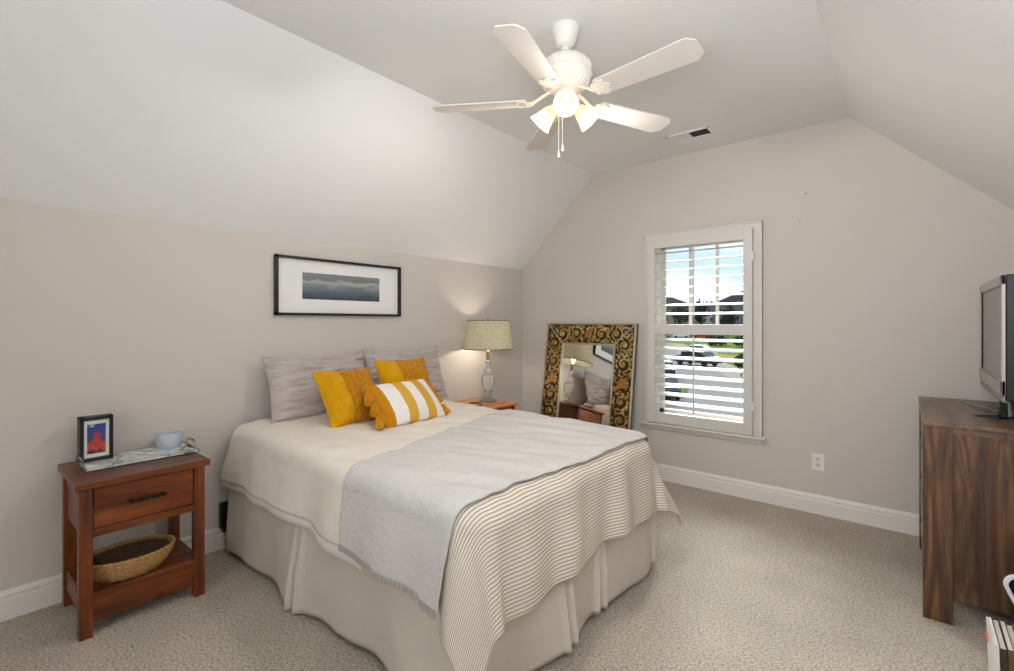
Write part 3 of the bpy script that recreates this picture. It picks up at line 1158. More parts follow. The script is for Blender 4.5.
part(nsd, hd, 'handle', M_DARK_METAL, dr)
sf = MB()
for k in range(4):
    x0 = lx0 + .005 + k * .098
    sf.box((x0, ly0 + .012, .160), (x0 + .095, ly1 - .012, .178), bev=.002)
sf.box((lx1 - .030, ly0 + .044, .060), (lx1 - .006, ly1 - .044, .186), bev=.002)
part(nsd, sf, 'shelf', M_CHERRY_Y)

# tray
tr = thing('serving_tray', 'clear glass tray with a pale blue pattern and acrylic handles on left bedside table', 'tray', (0.180, -3.348, .672))


def tray_mat():
    m, t, b = nodes('patterned_tray_glass')
    co = t.nodes.new('ShaderNodeTexCoord')
    vo = t.nodes.new('ShaderNodeTexVoronoi')
    vo.inputs['Scale'].default_value = 26
    t.links.new(co.outputs['Object'], vo.inputs['Vector'])
    sp = t.nodes.new('ShaderNodeSeparateColor')
    t.links.new(vo.outputs['Color'], sp.inputs['Color'])
    r = ramp(t, [(0.0, (206, 214, 216)), (0.3, (228, 228, 224)), (0.55, (160, 178, 184)), (0.68, (104, 124, 132)), (0.78, (216, 200, 176)), (0.92, (190, 160, 110))])
    r.color_ramp.interpolation = 'CONSTANT'
    t.links.new(sp.outputs['Red'], r.inputs['Fac'])
    t.links.new(r.outputs['Color'], b.inputs['Base Color'])
    b.inputs['Roughness'].default_value = 0.08
    b.inputs['Coat Weight'].default_value = 0.6
    return m


M_ACRYL = glassy('clear_acrylic', (0.96, 0.97, 0.97), 0.10, 0.04, 0.10)
tb = MB()
tb.box((-.125, -.222, .004), (.125, .222, .012), bev=.002)
part_ = tb.build('tray_base', tray_mat(), tr)
rm = MB()
for (a, b_) in (((-.128, -.226, .002), (.128, -.220, .018)), ((-.128, .220, .002), (.128, .226, .018)), ((-.128, -.226, .002), (-.122, .226, .018)), ((.122, -.226, .002), (.128, .226, .018))):
    rm.box(a, b_)
rm.build('tray_rim', M_ACRYL, tr)
for s in (-1, 1):
    hb = MB()
    hb.tube([(-.060, s * .220, .012), (-.062, s * .226, .034), (-.045, s * .228, .046), (0, s * .229, .048), (.045, s * .228, .046), (.062, s * .226, .034), (.060, s * .220, .012)], .006, 8)
    hb.build('tray_handle', M_ACRYL, tr)
for x in (-.11, .11):
    for y in (-.2, .2):
        MB().lathe([(0, 0), (.008, 0), (.008, .004), (0, .004)], 10, Matrix.Translation((x, y, 0))).build('tray_foot', M_ACRYL, tr)

# photo frame standing on the tray
pf = thing('photo_frame', 'small deep black photo frame holding a colourful picture, standing on the glass tray', 'photo frame', (0.122, -3.508, .6845), (0, 0, math.radians(2)))
fw2, fh2, fdp = .062, .212, .058
q = MB()
q.box((-fdp / 2, -fw2, 0), (fdp / 2, -fw2 + .014, fh2)).box((-fdp / 2, fw2 - .014, 0), (fdp / 2, fw2, fh2))
q.box((-fdp / 2, -fw2, 0), (fdp / 2, fw2, .016)).box((-fdp / 2, -fw2, fh2 - .016), (fdp / 2, fw2, fh2))
q.box((-fdp / 2, -fw2 + .01, .01), (fdp / 2 - .012, fw2 - .01, fh2 - .01))
q.build('frame', M_BLACK, pf)
mt = MB().box((fdp / 2 - .012, -fw2 + .014, .016), (fdp / 2 - .010, fw2 - .014, fh2 - .016))
mt.build('mat_board', plain('white_card', (232, 230, 226), 0.8), pf)


def picture_mat():
    m, t, b = nodes('festive_picture')
    co = t.nodes.new('ShaderNodeTexCoord')
    n = t.nodes.new('ShaderNodeTexNoise')
    n.inputs['Scale'].default_value = 34
    n.inputs['Detail'].default_value = 4
    sp = t.nodes.new('ShaderNodeSeparateXYZ')
    t.links.new(co.outputs['Object'], n.inputs['Vector'])
    t.links.new(co.outputs['Object'], sp.inputs['Vector'])
    mr = t.nodes.new('ShaderNodeMapRange')
    mr.inputs['From Min'].default_value = .03
    mr.inputs['From Max'].default_value = .19
    t.links.new(sp.outputs[2], mr.inputs['Value'])
    ad = t.nodes.new('ShaderNodeMath')
    ad.operation = 'MULTIPLY_ADD'
    ad.inputs[1].default_value = 0.62
    t.links.new(n.outputs['Fac'], ad.inputs[0])
    mu = t.nodes.new('ShaderNodeMath')
    mu.operation = 'MULTIPLY'
    mu.inputs[1].default_value = 0.55
    t.links.new(mr.outputs[0], mu.inputs[0])
    t.links.new(mu.outputs[0], ad.inputs[2])
    r = ramp(t, [(0.25, (34, 30, 44)), (0.36, (120, 60, 56)), (0.44, (206, 92, 62)), (0.52, (196, 60, 48)), (0.60, (70, 70, 110)), (0.70, (52, 76, 156)), (0.82, (40, 56, 120)), (0.9, (170, 186, 200))])
    t.links.new(ad.outputs[0], r.inputs['Fac'])
    t.links.new(r.outputs['Color'], b.inputs['Base Color'])
    b.inputs['Roughness'].default_value = 0.3
    return m


MB().box((fdp / 2 - .010, -fw2 + .027, .034), (fdp / 2 - .009, fw2 - .027, fh2 - .036)).build('picture', picture_mat(), pf)
MB().box((fdp / 2 - .004, -fw2 + .012, .014), (fdp / 2 - .003, fw2 - .012, fh2 - .014)).build('glass', glassy('frame_glass', (1, 1, 1), 0.04, 0.02), pf)

# candle bowl
cb = thing('candle_jar', 'squat pale blue-grey candle jar at the right end of the glass tray', 'candle', (0.115, -3.205, .684))
M_JAR = plain('pale_blue_ceramic', (186, 196, 202), 0.35)
j_ = MB()
j_.lathe([(0, 0), (.048, 0), (.054, .006), (.060, .030), (.060, .052), (.056, .074), (.052, .078), (.049, .074), (.053, .052), (.053, .040), (0, .040)], 40)
j_.build('jar', M_JAR, cb)
MB().lathe([(0, .041), (.0525, .041), (.0525, .056), (0, .057)], 32).build('wax', plain('candle_wax', (222, 222, 218), 0.5), cb)
MB().tube([(0, 0, .056), (.001, .001, .066)], .001, 6).build('wick', M_BLACK, cb)

# wicker basket on the lower shelf
bs = thing('wicker_basket', 'oval woven wicker basket on the lower shelf of the bedside table', 'basket', (0.335, -3.418, .178))
M_WICK = plain('wicker', (176, 134, 84), 0.6, var=0.30, vscale=60)
M_WICK_D = plain('wicker_stakes', (120, 80, 44), 0.7)


def brad(z):
    t = z / .096
    return 0.66 + 0.34 * math.sin(min(1, t) * PI / 2 * 0.98)


RX, RY = .128, .172
wk = MB()
rows = 12
nst = 34
for rI in range(rows):
    z = .007 + rI * .0073
    k = brad(z)
    pts = []
    for i in range(nst * 4):
        a = 2 * PI * i / (nst * 4)
        wv = .0034 * math.cos(nst / 2 * 1 * a * 1 + rI * PI)
        tilt = .010 * math.cos(a) * 0
        pts.append(((RX * k + wv) * math.cos(a), (RY * k + wv) * math.sin(a), z + tilt))
    wk.tube(pts, .0044, 6, closed=True)
wk.build('weave', M_WICK, bs)
st = MB()
for i in range(nst):
    a = 2 * PI * i / nst
    pts = []
    for z in (.003, .025, .05, .075, .094):
        k = brad(z)
        pts.append((RX * k * math.cos(a) * .985, RY * k * math.sin(a) * .985, z))
    st.tube(pts, .0026, 5)
st.build('stakes', M_WICK_D, bs)
rmb = MB()
for ph in (0, PI):
    pts = []
    for i in range(160):
        a = 2 * PI * i / 160
        pts.append(((RX * 1.0 + .004 * math.cos(24 * a + ph)) * math.cos(a), (RY * 1.0 + .004 * math.cos(24 * a + ph)) * math.sin(a), .097 + .004 * math.sin(24 * a + ph)))
    rmb.tube(pts, .0046, 6, closed=True)
rmb.build('rim', M_WICK, bs)
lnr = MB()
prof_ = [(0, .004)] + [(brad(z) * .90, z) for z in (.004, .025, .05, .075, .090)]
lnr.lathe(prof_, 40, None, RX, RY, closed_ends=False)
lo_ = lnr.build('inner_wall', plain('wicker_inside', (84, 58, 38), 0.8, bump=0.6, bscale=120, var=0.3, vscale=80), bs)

# ------------------------------------------------------------------ picture on the left wall
wp = thing('framed_picture', 'black framed panoramic seascape with wide white mat hung above the bed', 'picture', (0.0, -2.110, 1.398))
PY, PZ, FD = .494, .393, .036
q = MB()
fwid = .017
q.box((0.001, -PY, 0), (FD, -PY + fwid, PZ)).box((0.001, PY - fwid, 0), (FD, PY, PZ))
q.box((0.001, -PY, 0), (FD, PY, fwid)).box((0.001, -PY, PZ - fwid), (FD, PY, PZ))
q.build('frame', M_BLACK, wp)
MB().box((.004, -PY + .01, .01), (.010, PY - .01, PZ - .01)).build('mat_board', plain('white_mat', (236, 235, 233), 0.8), wp)


def sea_mat():
    m, t, b = nodes('seascape_print')
    co = t.nodes.new('ShaderNodeTexCoord')
    sp = t.nodes.new('ShaderNodeSeparateXYZ')
    t.links.new(co.outputs['Object'], sp.inputs['Vector'])
    mp_ = t.nodes.new('ShaderNodeMapping')
    mp_.inputs['Scale'].default_value = (1, 4.0, 16.0)
    t.links.new(co.outputs['Object'], mp_.inputs['Vector'])
    n = t.nodes.new('ShaderNodeTexNoise')
    n.inputs['Scale'].default_value = 1.6
    n.inputs['Detail'].default_value = 5
    t.links.new(mp_.outputs['Vector'], n.inputs['Vector'])
    mr = t.nodes.new('ShaderNodeMapRange')
    mr.inputs['From Min'].default_value = .110
    mr.inputs['From Max'].default_value = .293
    t.links.new(sp.outputs[2], mr.inputs['Value'])
    ad = t.nodes.new('ShaderNodeMath')
    ad.operation = 'MULTIPLY_ADD'
    ad.inputs[1].default_value = 0.50
    t.links.new(n.outputs['Fac'], ad.inputs[0])
    sb = t.nodes.new('ShaderNodeMath')
    sb.operation = 'SUBTRACT'
    sb.inputs[1].default_value = 0.25
    t.links.new(mr.outputs[0], sb.inputs[0])
    t.links.new(sb.outputs[0], ad.inputs[2])
    r = ramp(t, [(0.0, (58, 66, 76)), (0.16, (70, 82, 94)), (0.30, (92, 106, 118)), (0.44, (112, 120, 126)), (0.58, (140, 144, 146)), (0.68, (170, 172, 172)), (0.78, (118, 120, 122)), (1.0, (134, 136, 138))])
    t.links.new(ad.outputs[0], r.inputs['Fac'])
    t.links.new(r.outputs['Color'], b.inputs['Base Color'])
    b.inputs['Roughness'].default_value = 0.4
    return m


MB().box((.010, -.308, .112), (.0112, .305, .293)).build('print', sea_mat(), wp)
MB().box((.026, -PY + .012, .012), (.028, PY - .012, PZ - .012)).build('glass', glassy('picture_glass', (1, 1, 1), 0.03, 0.03), wp)

# ------------------------------------------------------------------ far bedside table with the lamp
ft_ = thing('nightstand', 'honey brown wooden nightstand between the bed and the far corner', 'nightstand', (0.27, -0.98, 0))
NX0, NX1, NY0, NY1, NZ = .04, .490, -1.275, -.685, .640
part(ft_, MB().box((NX0 - .02, NY0, NZ - .022), (NX1, NY1, NZ), bev=.005), 'tabletop', M_OAK)
bx = MB()
bx.box((NX0, NY0 + .03, .12), (NX1 - .035, NY1 - .03, NZ - .022))
part(ft_, bx, 'body', M_OAK_Z)
for (x, y) in ((NX0, NY0 + .022), (NX1 - .055, NY0 + .022), (NX0, NY1 - .058), (NX1 - .055, NY1 - .058)):
    part(ft_, MB().box((x, y, 0), (x + .036, y + .036, NZ - .022), bev=.003), 'leg', wood('dark_leg_wood', (70, 36, 20), (98, 52, 30), (120, 70, 40), 'z'))
for z0, z1 in ((.14, .36), (.38, .60)):
    d_ = part(ft_, MB().box((NX1 - .036, NY0 + .064, z0), (NX1 - .018, NY1 - .064, z1), bev=.003), 'drawer', M_OAK)
    k_ = MB().lathe([(0, .026), (.010, .024), (.013, .016), (.009, .009), (.006, .004), (.006, -.002)], 16,
                    Matrix.Translation((NX1 - .018, (NY0 + NY1) / 2, (z0 + z1) / 2)) @ Matrix.Rotation(PI / 2, 4, 'Y'))
    part(ft_, k_, 'knob', M_DARK_METAL, d_)

LP = Vector((.245, -.815, NZ))
lampo = thing('table_lamp', 'crystal table lamp with a lit pale grey-green tapered shade on the nightstand', 'lamp', LP)
M_CRYS = glassy('cut_crystal', (0.99, 0.99, 0.98), 0.14, 0.08, 0.30)
cb_ = MB()
cb_.lathe([(0, .0), (.078, .0), (.080, .008), (.074, .016), (.050, .022), (.026, .034), (.020, .044), (.026, .054), (.030, .064), (.024, .076), (.018, .084), (0, .084)], 16, closed_ends=True)
cb_.build('base', M_CRYS, lampo)
MB().lathe([(.018, .084), (.040, .088), (.044, .096), (.030, .104), (.044, .124), (.058, .160), (.062, .200), (.056, .222), (.060, .230), (.050, .238), (.024, .246), (0, .246)], 14).build('urn', M_CRYS, lampo)
MB().lathe([(.016, .246), (.030, .258), (.036, .274), (.028, .292), (.016, .300), (.014, .330), (.020, .340), (.024, .352), (.020, .366), (.012, .374), (0, .374)], 14).build('neck', M_CRYS, lampo)
MB().lathe([(0, .374), (.014, .374), (.016, .400), (.018, .404), (.018, .452), (.012, .456), (0, .456)], 18).build('socket', plain('brass', (190, 160, 100), 0.3, 0.9), lampo)
MB().lathe([(0, .456), (.013, .458), (.016, .480), (.028, .505), (.031, .525), (.026, .548), (.012, .560), (0, .562)], 20).build('bulb', emit('lamp_bulb_glow', (1.0, 0.82, 0.58), 8.0), lampo)
M_SHADE = translucent('linen_shade', (224, 220, 202), 0.55, 0.0, weave=True)
r0, r1, z0, z1 = .222, .186, .474, .728
shm = MB()
shm.lathe([(r0, z0), (r0 + (r1 - r0) * .5, (z0 + z1) / 2), (r1, z1), (r1 - .004, z1), (r0 + (r1 - r0) * .5 - .004, (z0 + z1) / 2), (r0 - .004, z0), (r0, z0)], 56, closed_ends=False)
sho = shm.build('shade', M_SHADE, lampo)
M_SHTRIM = plain('shade_binding', (128, 134, 112), 0.8)
for (r, z) in ((r0, z0), (r1, z1)):
    MB().tube([((r + .0005) * math.cos(2 * PI * i / 56), (r + .0005) * math.sin(2 * PI * i / 56), z) for i in range(56)], .0045, 6, closed=True).build('binding', M_SHTRIM, sho)
sp_ = MB()
for k in range(3):
    a = 2 * PI * k / 3
    sp_.tube([(0, 0, z1 - .012), (r1 * math.cos(a), r1 * math.sin(a), z1 - .004)], .0022, 6)
sp_.lathe([(0, z1 - .018), (.012, z1 - .016), (.012, z1 - .008), (.005, z1), (.007, z1 + .012), (0, z1 + .022)], 12)
sp_.tube([(.0, .030, .456), (.0, .048, .50), (0, .048, .60), (0, .02, z1 - .03), (0, 0, z1 - .014)], .002, 6)
sp_.build('spider_fitting', plain('brass_fitting', (170, 140, 90), 0.35, 0.8), sho)
light('lamp_light', 'POINT', LP + Vector((0, 0, .53)), 19.0, (1.0, 0.88, 0.74), shadow_soft_size=0.035)

dsh = thing('trinket_dish', 'small dark reddish brown dish beside the lamp on the nightstand', 'dish', (.36, -1.09, NZ))
MB().lathe([(0, 0), (.030, 0), (.036, .004), (.058, .020), (.066, .032), (.062, .033), (.052, .020), (.030, .010), (0, .008)], 32).build('bowl', plain('oxblood_glaze', (74, 34, 22), 0.25), dsh)
MB().tube([(.064 * math.cos(2 * PI * i / 40), .064 * math.sin(2 * PI * i / 40), .0325) for i in range(40)], .003, 6, closed=True).build('rim', plain('pale_rim', (206, 170, 136), 0.35), dsh)

# ------------------------------------------------------------------ mirror leaning on the far wall
MW, MH, MB_ = .950, 1.355, .205
mir = thing('leaning_mirror', 'large mirror in a gold scrollwork frame leaning on the wall left of the window', 'mirror')
M_SILVER = plain('antique_silver', (190, 176, 150), 0.35, 0.6)
M_BLKGLASS = plain('dark_glass_panel', (50, 38, 18), 0.15)


def gold():
    m, t, b = nodes('gold_leaf')
    co = t.nodes.new('ShaderNodeTexCoord')
    n = t.nodes.new('ShaderNodeTexNoise')
    n.inputs['Scale'].default_value = 14
    n.inputs['Detail'].default_value = 4
    r = ramp(t, [(0.3, (140, 104, 44)), (0.5, (190, 156, 86)), (0.7, (224, 200, 138))])
    t.links.new(co.outputs['Object'], n.inputs['Vector'])
    t.links.new(n.outputs['Fac'], r.inputs['Fac'])
    t.links.new(r.outputs['Color'], b.inputs['Base Color'])
    b.inputs['Metallic'].default_value = 0.45
    b.inputs['Roughness'].default_value = 0.35
    return m


M_GOLD = gold()
M_COPPER = plain('copper_leaf', (186, 118, 50), 0.35, 0.5)
# local: x across, z up, front faces -y
bk = MB().box((-MW / 2, 0.0, 0), (MW / 2, .026, MH), bev=.003)
bk.build('backing', plain('frame_back', (84, 78, 70), 0.6), mir)
ed = MB()
e = .016
for (a, b_) in (((-MW / 2, -.020, 0), (-MW / 2 + e, .006, MH)), ((MW / 2 - e, -.020, 0), (MW / 2, .006, MH)), ((-MW / 2, -.020, 0), (MW / 2, .006, e)), ((-MW / 2, -.020, MH - e), (MW / 2, .006, MH))):
    ed.box(a, b_, bev=.004)
ix, iz = MW / 2 - MB_, MB_
for (a, b_) in (((-ix - e, -.020, iz - e), (-ix, .006, MH - iz + e)), ((ix, -.020, iz - e), (ix + e, .006, MH - iz + e)), ((-ix - e, -.020, iz - e), (ix + e, .006, iz)), ((-ix - e, -.020, MH - iz), (ix + e, .006, MH - iz + e))):
    ed.box(a, b_, bev=.004)
for sx in (-1, 1):
    for (z0, z1) in ((MH - .008, MH - iz + .004), (.008, iz - .004)):
        ed.tube([(sx * (MW / 2 - .008), -.012, z0), (sx * (ix + .004), -.012, z1)], .0065, 8)
ed.build('silver_edging', M_SILVER, mir)
MB().box((-ix - .004, -.006, iz - .004), (ix + .004, -.001, MH - iz + .004)).build('mirror_glass', plain('mirror_silvering', (238, 240, 238), 0.01, 1.0), mir)


def ribbon(mb, pts, wid, y, mat=None):
    """a flat tapering stroke with real thickness in the x-z plane"""
    n = len(pts)
    L, R_ = [], []
    for i in range(n):
        a, b = pts[max(0, i - 1)], pts[min(n - 1, i + 1)]
        dx, dz = b[0] - a[0], b[1] - a[1]
        l = math.hypot(dx, dz) or 1
        w = wid(i / (n - 1)) / 2
        L.append((pts[i][0] - dz / l * w, pts[i][1] + dx / l * w))
        R_.append((pts[i][0] + dz / l * w, pts[i][1] - dx / l * w))
    vs = [(x, y, z) for x, z in L] + [(x, y, z) for x, z in R_] + [(x, y + .003, z) for x, z in L] + [(x, y + .003, z) for x, z in R_]
    fs = []
    for i in range(n - 1):
        fs.append((i, i + 1, n + i + 1, n + i))
        fs.append((i, 2 * n + i, 2 * n + i + 1, i + 1))
        fs.append((n + i, n + i + 1, 3 * n + i + 1, 3 * n + i))
    mb.add(vs, fs, False, mat)


def spiral(cx, cz, r, turns, a0, sgn, n=46):
    return [(cx + r * (1 - .86 * i / n) * math.cos(a0 + sgn * turns * 2 * PI * i / n), cz + r * (1 - .86 * i / n) * math.sin(a0 + sgn * turns * 2 * PI * i / n)) for i in range(n + 1)]


def leaf(mb, x, z, ang, ln, wd, y):
    pts = [(x + ln * t * math.cos(ang + .5 * t), z + ln * t * math.sin(ang + .5 * t)) for t in [k / 8 for k in range(9)]]
    ribbon(mb, pts, lambda t: wd * math.sin(PI * min(1, t * .9 + .08)), y)


def motif(mb, cp, cx, cz, r, flip, y, rg):
    a0 = -PI / 2 if flip > 0 else PI / 2
    ribbon(mb, spiral(cx, cz, r, 1.35, a0, flip), lambda t: .010 * (1 - .45 * t), y)
    ribbon(mb, spiral(cx, cz, r * .62, 1.1, a0 + 2.2, flip), lambda t: .007 * (1 - .4 * t), y)
    # rosette
    for k in range(6):
        leaf(mb, cx, cz, k * PI / 3, r * .34, .014, y)
    for k in range(9):
        a = a0 + k * 2 * PI / 9 + rg.uniform(-.15, .15)
        leaf(mb, cx + r * .94 * math.cos(a), cz + r * .94 * math.sin(a), a + flip * 1.1, r * rg.uniform(.36, .50), .017, y)


def panel(name, outline, spots, copper):
    p = MB()
    p.prism(outline, -.006, 0.0, 'y')
    po = p.build(name, M_BLKGLASS, mir)
    g, cp = MB(), MB()
    rg = random.Random(sum(ord(c) for c in name) + len(spots))
    for (x, z, r, fl) in spots:
        motif(g, cp, x, z, r, fl, -.0095, rg)
    for (x, z, s) in copper:
        for k in range(9):
            a = PI / 2 + (k - 4) * .40
            leaf(cp, x, z - s * .28, a, s * .50, .008, -.0100)
            leaf(cp, x, z + s * .30, -a, s * .44, .007, -.0098)
    # sprigs between the scrolls
    n_try = 0
    (xa_, xb_), (za_, zb_) = (min(p_[0] for p_ in outline), max(p_[0] for p_ in outline)), (min(p_[1] for p_ in outline), max(p_[1] for p_ in outline))
    while n_try < 420:
        n_try += 1
        x, z = rg.uniform(xa_, xb_), rg.uniform(za_, zb_)
        if any(math.hypot(x - a, z - b) < r_ * .95 for a, b, r_, f_ in spots):
            continue
        ang, ln = rg.uniform(0, 2 * PI), rg.uniform(.020, .036)
        ok = True
        for t in (0, 1.0, 1.15):
            px_, pz_ = x + ln * t * math.cos(ang + .5 * t), z + ln * t * math.sin(ang + .5 * t)
            cr_s = [((outline[(i + 1) % 4][0] - outline[i][0]) * (pz_ - outline[i][1]) - (outline[(i + 1) % 4][1] - outline[i][1]) * (px_ - outline[i][0])) for i in range(4)]
            ok = ok and (all(c > .0006 for c in cr_s) or all(c < -.0006 for c in cr_s))
        if ok:
            leaf(g, x, z, ang, ln, .011, -.0092)
    go = g.build('gold_scrolls', M_GOLD, po)
    if copper:
        cp.build('copper_leaves', M_COPPER, po)
    return po


w2, i2 = MW / 2 - e, ix + e
zt, zb, zti, zbi = MH - e, e, MH - iz + e, iz - e
mid = (w2 + i2) / 2
hr = (w2 - i2) / 2
panel('top_panel', [(-w2, zt), (w2, zt), (i2, zti), (-i2, zti)], [(x, (zt + zti) / 2, hr * .80, f) for x, f in ((-.285, 1), (-.135, -1), (.135, 1), (.285, -1))], [(0, (zt + zti) / 2, .10)])
panel('bottom_panel', [(-w2, zb), (-i2, zbi), (i2, zbi), (w2, zb)], [(x, (zb + zbi) / 2, hr * .80, f) for x, f in ((-.285, 1), (-.135, -1), (.135, 1), (.285, -1))], [(0, (zb + zbi) / 2, .10)])
for sx, nm in ((-1, 'side_panel'), (1, 'side_panel')):
    ol_ = [(sx * w2, zb), (sx * w2, zt), (sx * i2, zti), (sx * i2, zbi)]
    zs = [zt - .185 - k * .165 for k in range(7)]
    spots_ = [(sx * mid, z, hr * .80, 1 if k % 2 else -1) for k, z in enumerate(zs) if abs(z - .815) > .07 and z > .12]
    panel(nm, ol_, spots_, [(sx * mid, .815, .13)])
LEAN = math.radians(8.5)
mir.location = (0.845, -.048 - MH * math.sin(LEAN), 0.003)
mir.rotation_euler = (-LEAN, 0, 0)

# ------------------------------------------------------------------ chest of drawers and television
DX0, DX1, DY0, DY1, DZ = 3.195, 3.672, -1.093, -0.135, 0.900
cdx = thing('dresser', 'brown grained wooden dresser with block legs against the right wall', 'dresser', (3.43, -.61, 0))
part(cdx, MB().box((DX0 - .004, DY0 - .004, DZ - .020), (DX1, DY1 + .004, DZ), bev=.003), 'dresser_top', M_MANGO_Y)
for (x, y) in ((DX0, DY0), (DX1 - .10, DY0), (DX0, DY1 - .10), (DX1 - .10, DY1 - .10)):
    part(cdx, MB().box((x, y, 0), (x + .102, y + .10, DZ - .020), bev=.002), 'leg', M_MANGO)
for y in (DY0 + .014, DY1 - .034):
    part(cdx, MB().box((DX0 + .10, y, .110), (DX1 - .10, y + .02, DZ - .045)), 'side_panel', M_MANGO)
part(cdx, MB().box((DX0 + .04, DY0 + .05, .110), (DX1 - .01, DY1 - .05, DZ - .040)), 'carcass', M_MANGO)
for y in (DY0 + .008, DY1 - .034):
    part(cdx, MB().box((DX0 + .10, y, DZ - .047), (DX1 - .10, y + .026, DZ - .018)), 'top_rail', M_MANGO_Y)
hz = (DZ - .050 - .125) / 3
for k in range(3):
    z0 = .125 + k * hz
    for (y0, y1) in ((DY0 + .105, (DY0 + DY1) / 2 - .006), ((DY0 + DY1) / 2 + .006, DY1 - .105)):
        d_ = part(cdx, MB().box((DX0 + .004, y0, z0), (DX0 + .03, y1, z0 + hz - .010), bev=.003), 'drawer', M_MANGO_Y)
        part(cdx, MB().box((DX0 + .001, (y0 + y1) / 2 - .05, z0 + hz * .5 - .007), (DX0 + .006, (y0 + y1) / 2 + .05, z0 + hz * .5 + .007), bev=.002), 'drawer_pull', M_DARK_METAL, d_)

tv = thing('television', 'flat-screen television with silver bezel and splayed feet on the dresser', 'television', (3.50, -.592, DZ))
M_SILV = plain('silver_plastic', (176, 172, 166), 0.35, 0.3)
M_TVBLK = plain('black_plastic', (14, 14, 15), 0.3)
TWd, TZ0, TZ1 = .418, .100, .660
tvx = -.045     # front plane
body = MB()
body.box((tvx + .012, -TWd, TZ0 + .006), (tvx + .055, TWd, TZ1), bev=.006).box((tvx + .05, -TWd * .7, TZ0 + .06), (tvx + .085, TWd * .7, TZ1 - .1), bev=.012)
body.build('housing', M_TVBLK, tv)
bz = MB()
bz.box((tvx, -TWd, TZ1 - .045), (tvx + .014, TWd, TZ1), bev=.003).box((tvx, -TWd, TZ0 + .030), (tvx + .014, TWd, TZ0 + .095), bev=.003)
bz.box((tvx, -TWd, TZ0 + .03), (tvx + .014, -TWd + .036, TZ1), bev=.003).box((tvx, TWd - .036, TZ0 + .03), (tvx + .014, TWd, TZ1), bev=.003)
bz.build('bezel', M_SILV, tv)
MB().box((tvx - .0005, -TWd * .8, TZ0 + .086), (tvx + .004, TWd * .96, TZ0 + .0925)).build('speaker_slot', M_TVBLK, tv)
MB().box((tvx + .002, -TWd + .01, TZ0 - .004), (tvx + .030, TWd - .01, TZ0 + .028), bev=.010).build('speaker_bar', plain('grey_plastic', (138, 134, 130), 0.45, 0.2), tv)
MB().box((tvx + .010, -TWd + .030, TZ0 + .090), (tvx + .0135, TWd - .030, TZ1 - .040)).build('screen', plain('screen_glare_grey', (138, 136, 132), 0.32, spec=0.6), tv)  # hazy glare on the dark screen is painted into its grey base colour
for s in (-1, 1):
    MB().box((tvx + .004, s * (TWd - .030) - .006, TZ0 + .09), (tvx + .0138, s * (TWd - .030) + .006, TZ1 - .042)).build('screen_surround', M_TVBLK, tv)
M_STAND = plain('gloss_black', (20, 24, 28), 0.12)
HUB = Vector((.012, -.20, 0))
MB().tube([HUB + Vector(q) for q in ((0, 0, .012), (-.004, 0, .06), (-.006, 0, TZ0 + .06))], [.030, .024, .022], 16, flat=1.6).build('neck', M_STAND, tv)
for (x, y) in ((-.140, .500), (-.128, .01), (.09, .32), (.09, -.22)):
    lg = MB()
    d = Vector((x, y, 0))
    nrm = Vector((-y, x, 0)).normalized()
    vs = []
    for t, w_, h_ in ((0, .034, .020), (.35, .034, .017), (.75, .022, .011), (1.0, .005, .004)):
        c = HUB + d * t
        vs += [c - nrm * w_, c + nrm * w_, c + nrm * w_ * .55 + Vector((0, 0, h_)), c - nrm * w_ * .55 + Vector((0, 0, h_))]
    fs = [(3, 2, 1, 0), (12, 13, 14, 15)]
    for i in range(3):
        for k in range(4):
            fs.append((i * 4 + k, i * 4 + (k + 1) % 4, i * 4 + 4 + (k + 1) % 4, i * 4 + 4 + k))
    lg.add(vs, fs)
    lg.build('foot', M_STAND, tv)

# ------------------------------------------------------------------ magazines and bag in the near right corner
cov = [((214, 210, 204), 'pale grey'), ((58, 44, 36), 'dark brown'), ((196, 172, 60), 'yellow'), ((96, 70, 50), 'tan brown'), ((40, 40, 44), 'black')]
mag_x = 3.372
M_PAGE = plain('page_edges', (226, 222, 214), 0.9, bump=0.5, bscale=220)
labs = ['magazine with a pale cover, outermost of the row standing by the dresser', 'magazine with a dark brown spine, second in the row by the dresser',
        'magazine with a tan spine, third in the row by the dresser', 'magazine with a yellow spine, fourth in the row by the dresser', 'magazine with a black spine, nearest the navy bag']
order = [0, 1, 3, 2, 4]
for k in range(5):
    th = (.013, .016, .014, .015, .014)[k]
    m_ = thing('magazine', labs[k], 'magazine', (mag_x, -1.62, 0), (0, math.radians(-2), 0), 'magazines standing by the dresser')
    mag_x += th + .0022
    hgt = (.272, .266, .270, .262, .268)[k]
    MB().box((.0012, -.100, .001), (th - .0012, .102, hgt - .003)).build('pages', M_PAGE, m_)
    if k == 0:
        MB().box((-.004, .060, .195), (.0, .090, .222)).build('paper_tab', plain('orange_paper', (226, 120, 70), 0.7), m_)
    cv = MB()
    cv.box((0, -.103, 0), (.0012, .104, hgt)).box((th - .0012, -.103, 0), (th, .104, hgt)).box((0, -.1045, 0), (th, -.103, hgt))
    cv.build('cover', plain('cover_' + cov[order[k]][1].replace(' ', '_'), cov[order[k]][0], 0.35), m_)
bag = thing('tote_bag', 'navy blue bag with pale edge piping behind the magazines', 'bag', (3.578, -1.40, 0))
outl = [(-.060, 0), (.13, 0), (.14, .37)]
outl += [(.11 + .03 * math.cos(t_ * PI / 16), .37 + .03 * math.sin(t_ * PI / 16)) for t_ in range(1, 9)]
outl += [(-.115 - .035 * math.sin(t_ * PI / 20), .365 + .035 * math.cos(t_ * PI / 20)) for t_ in range(0, 12)]
outl += [(-.140, .335), (-.122, .295), (-.100, .240), (-.085, .190), (-.074, .120)]
MB().prism(outl, -.018, .000, 'y').build('body', cloth_mat('navy_canvas', (20, 24, 36), 0.2, 120), bag)
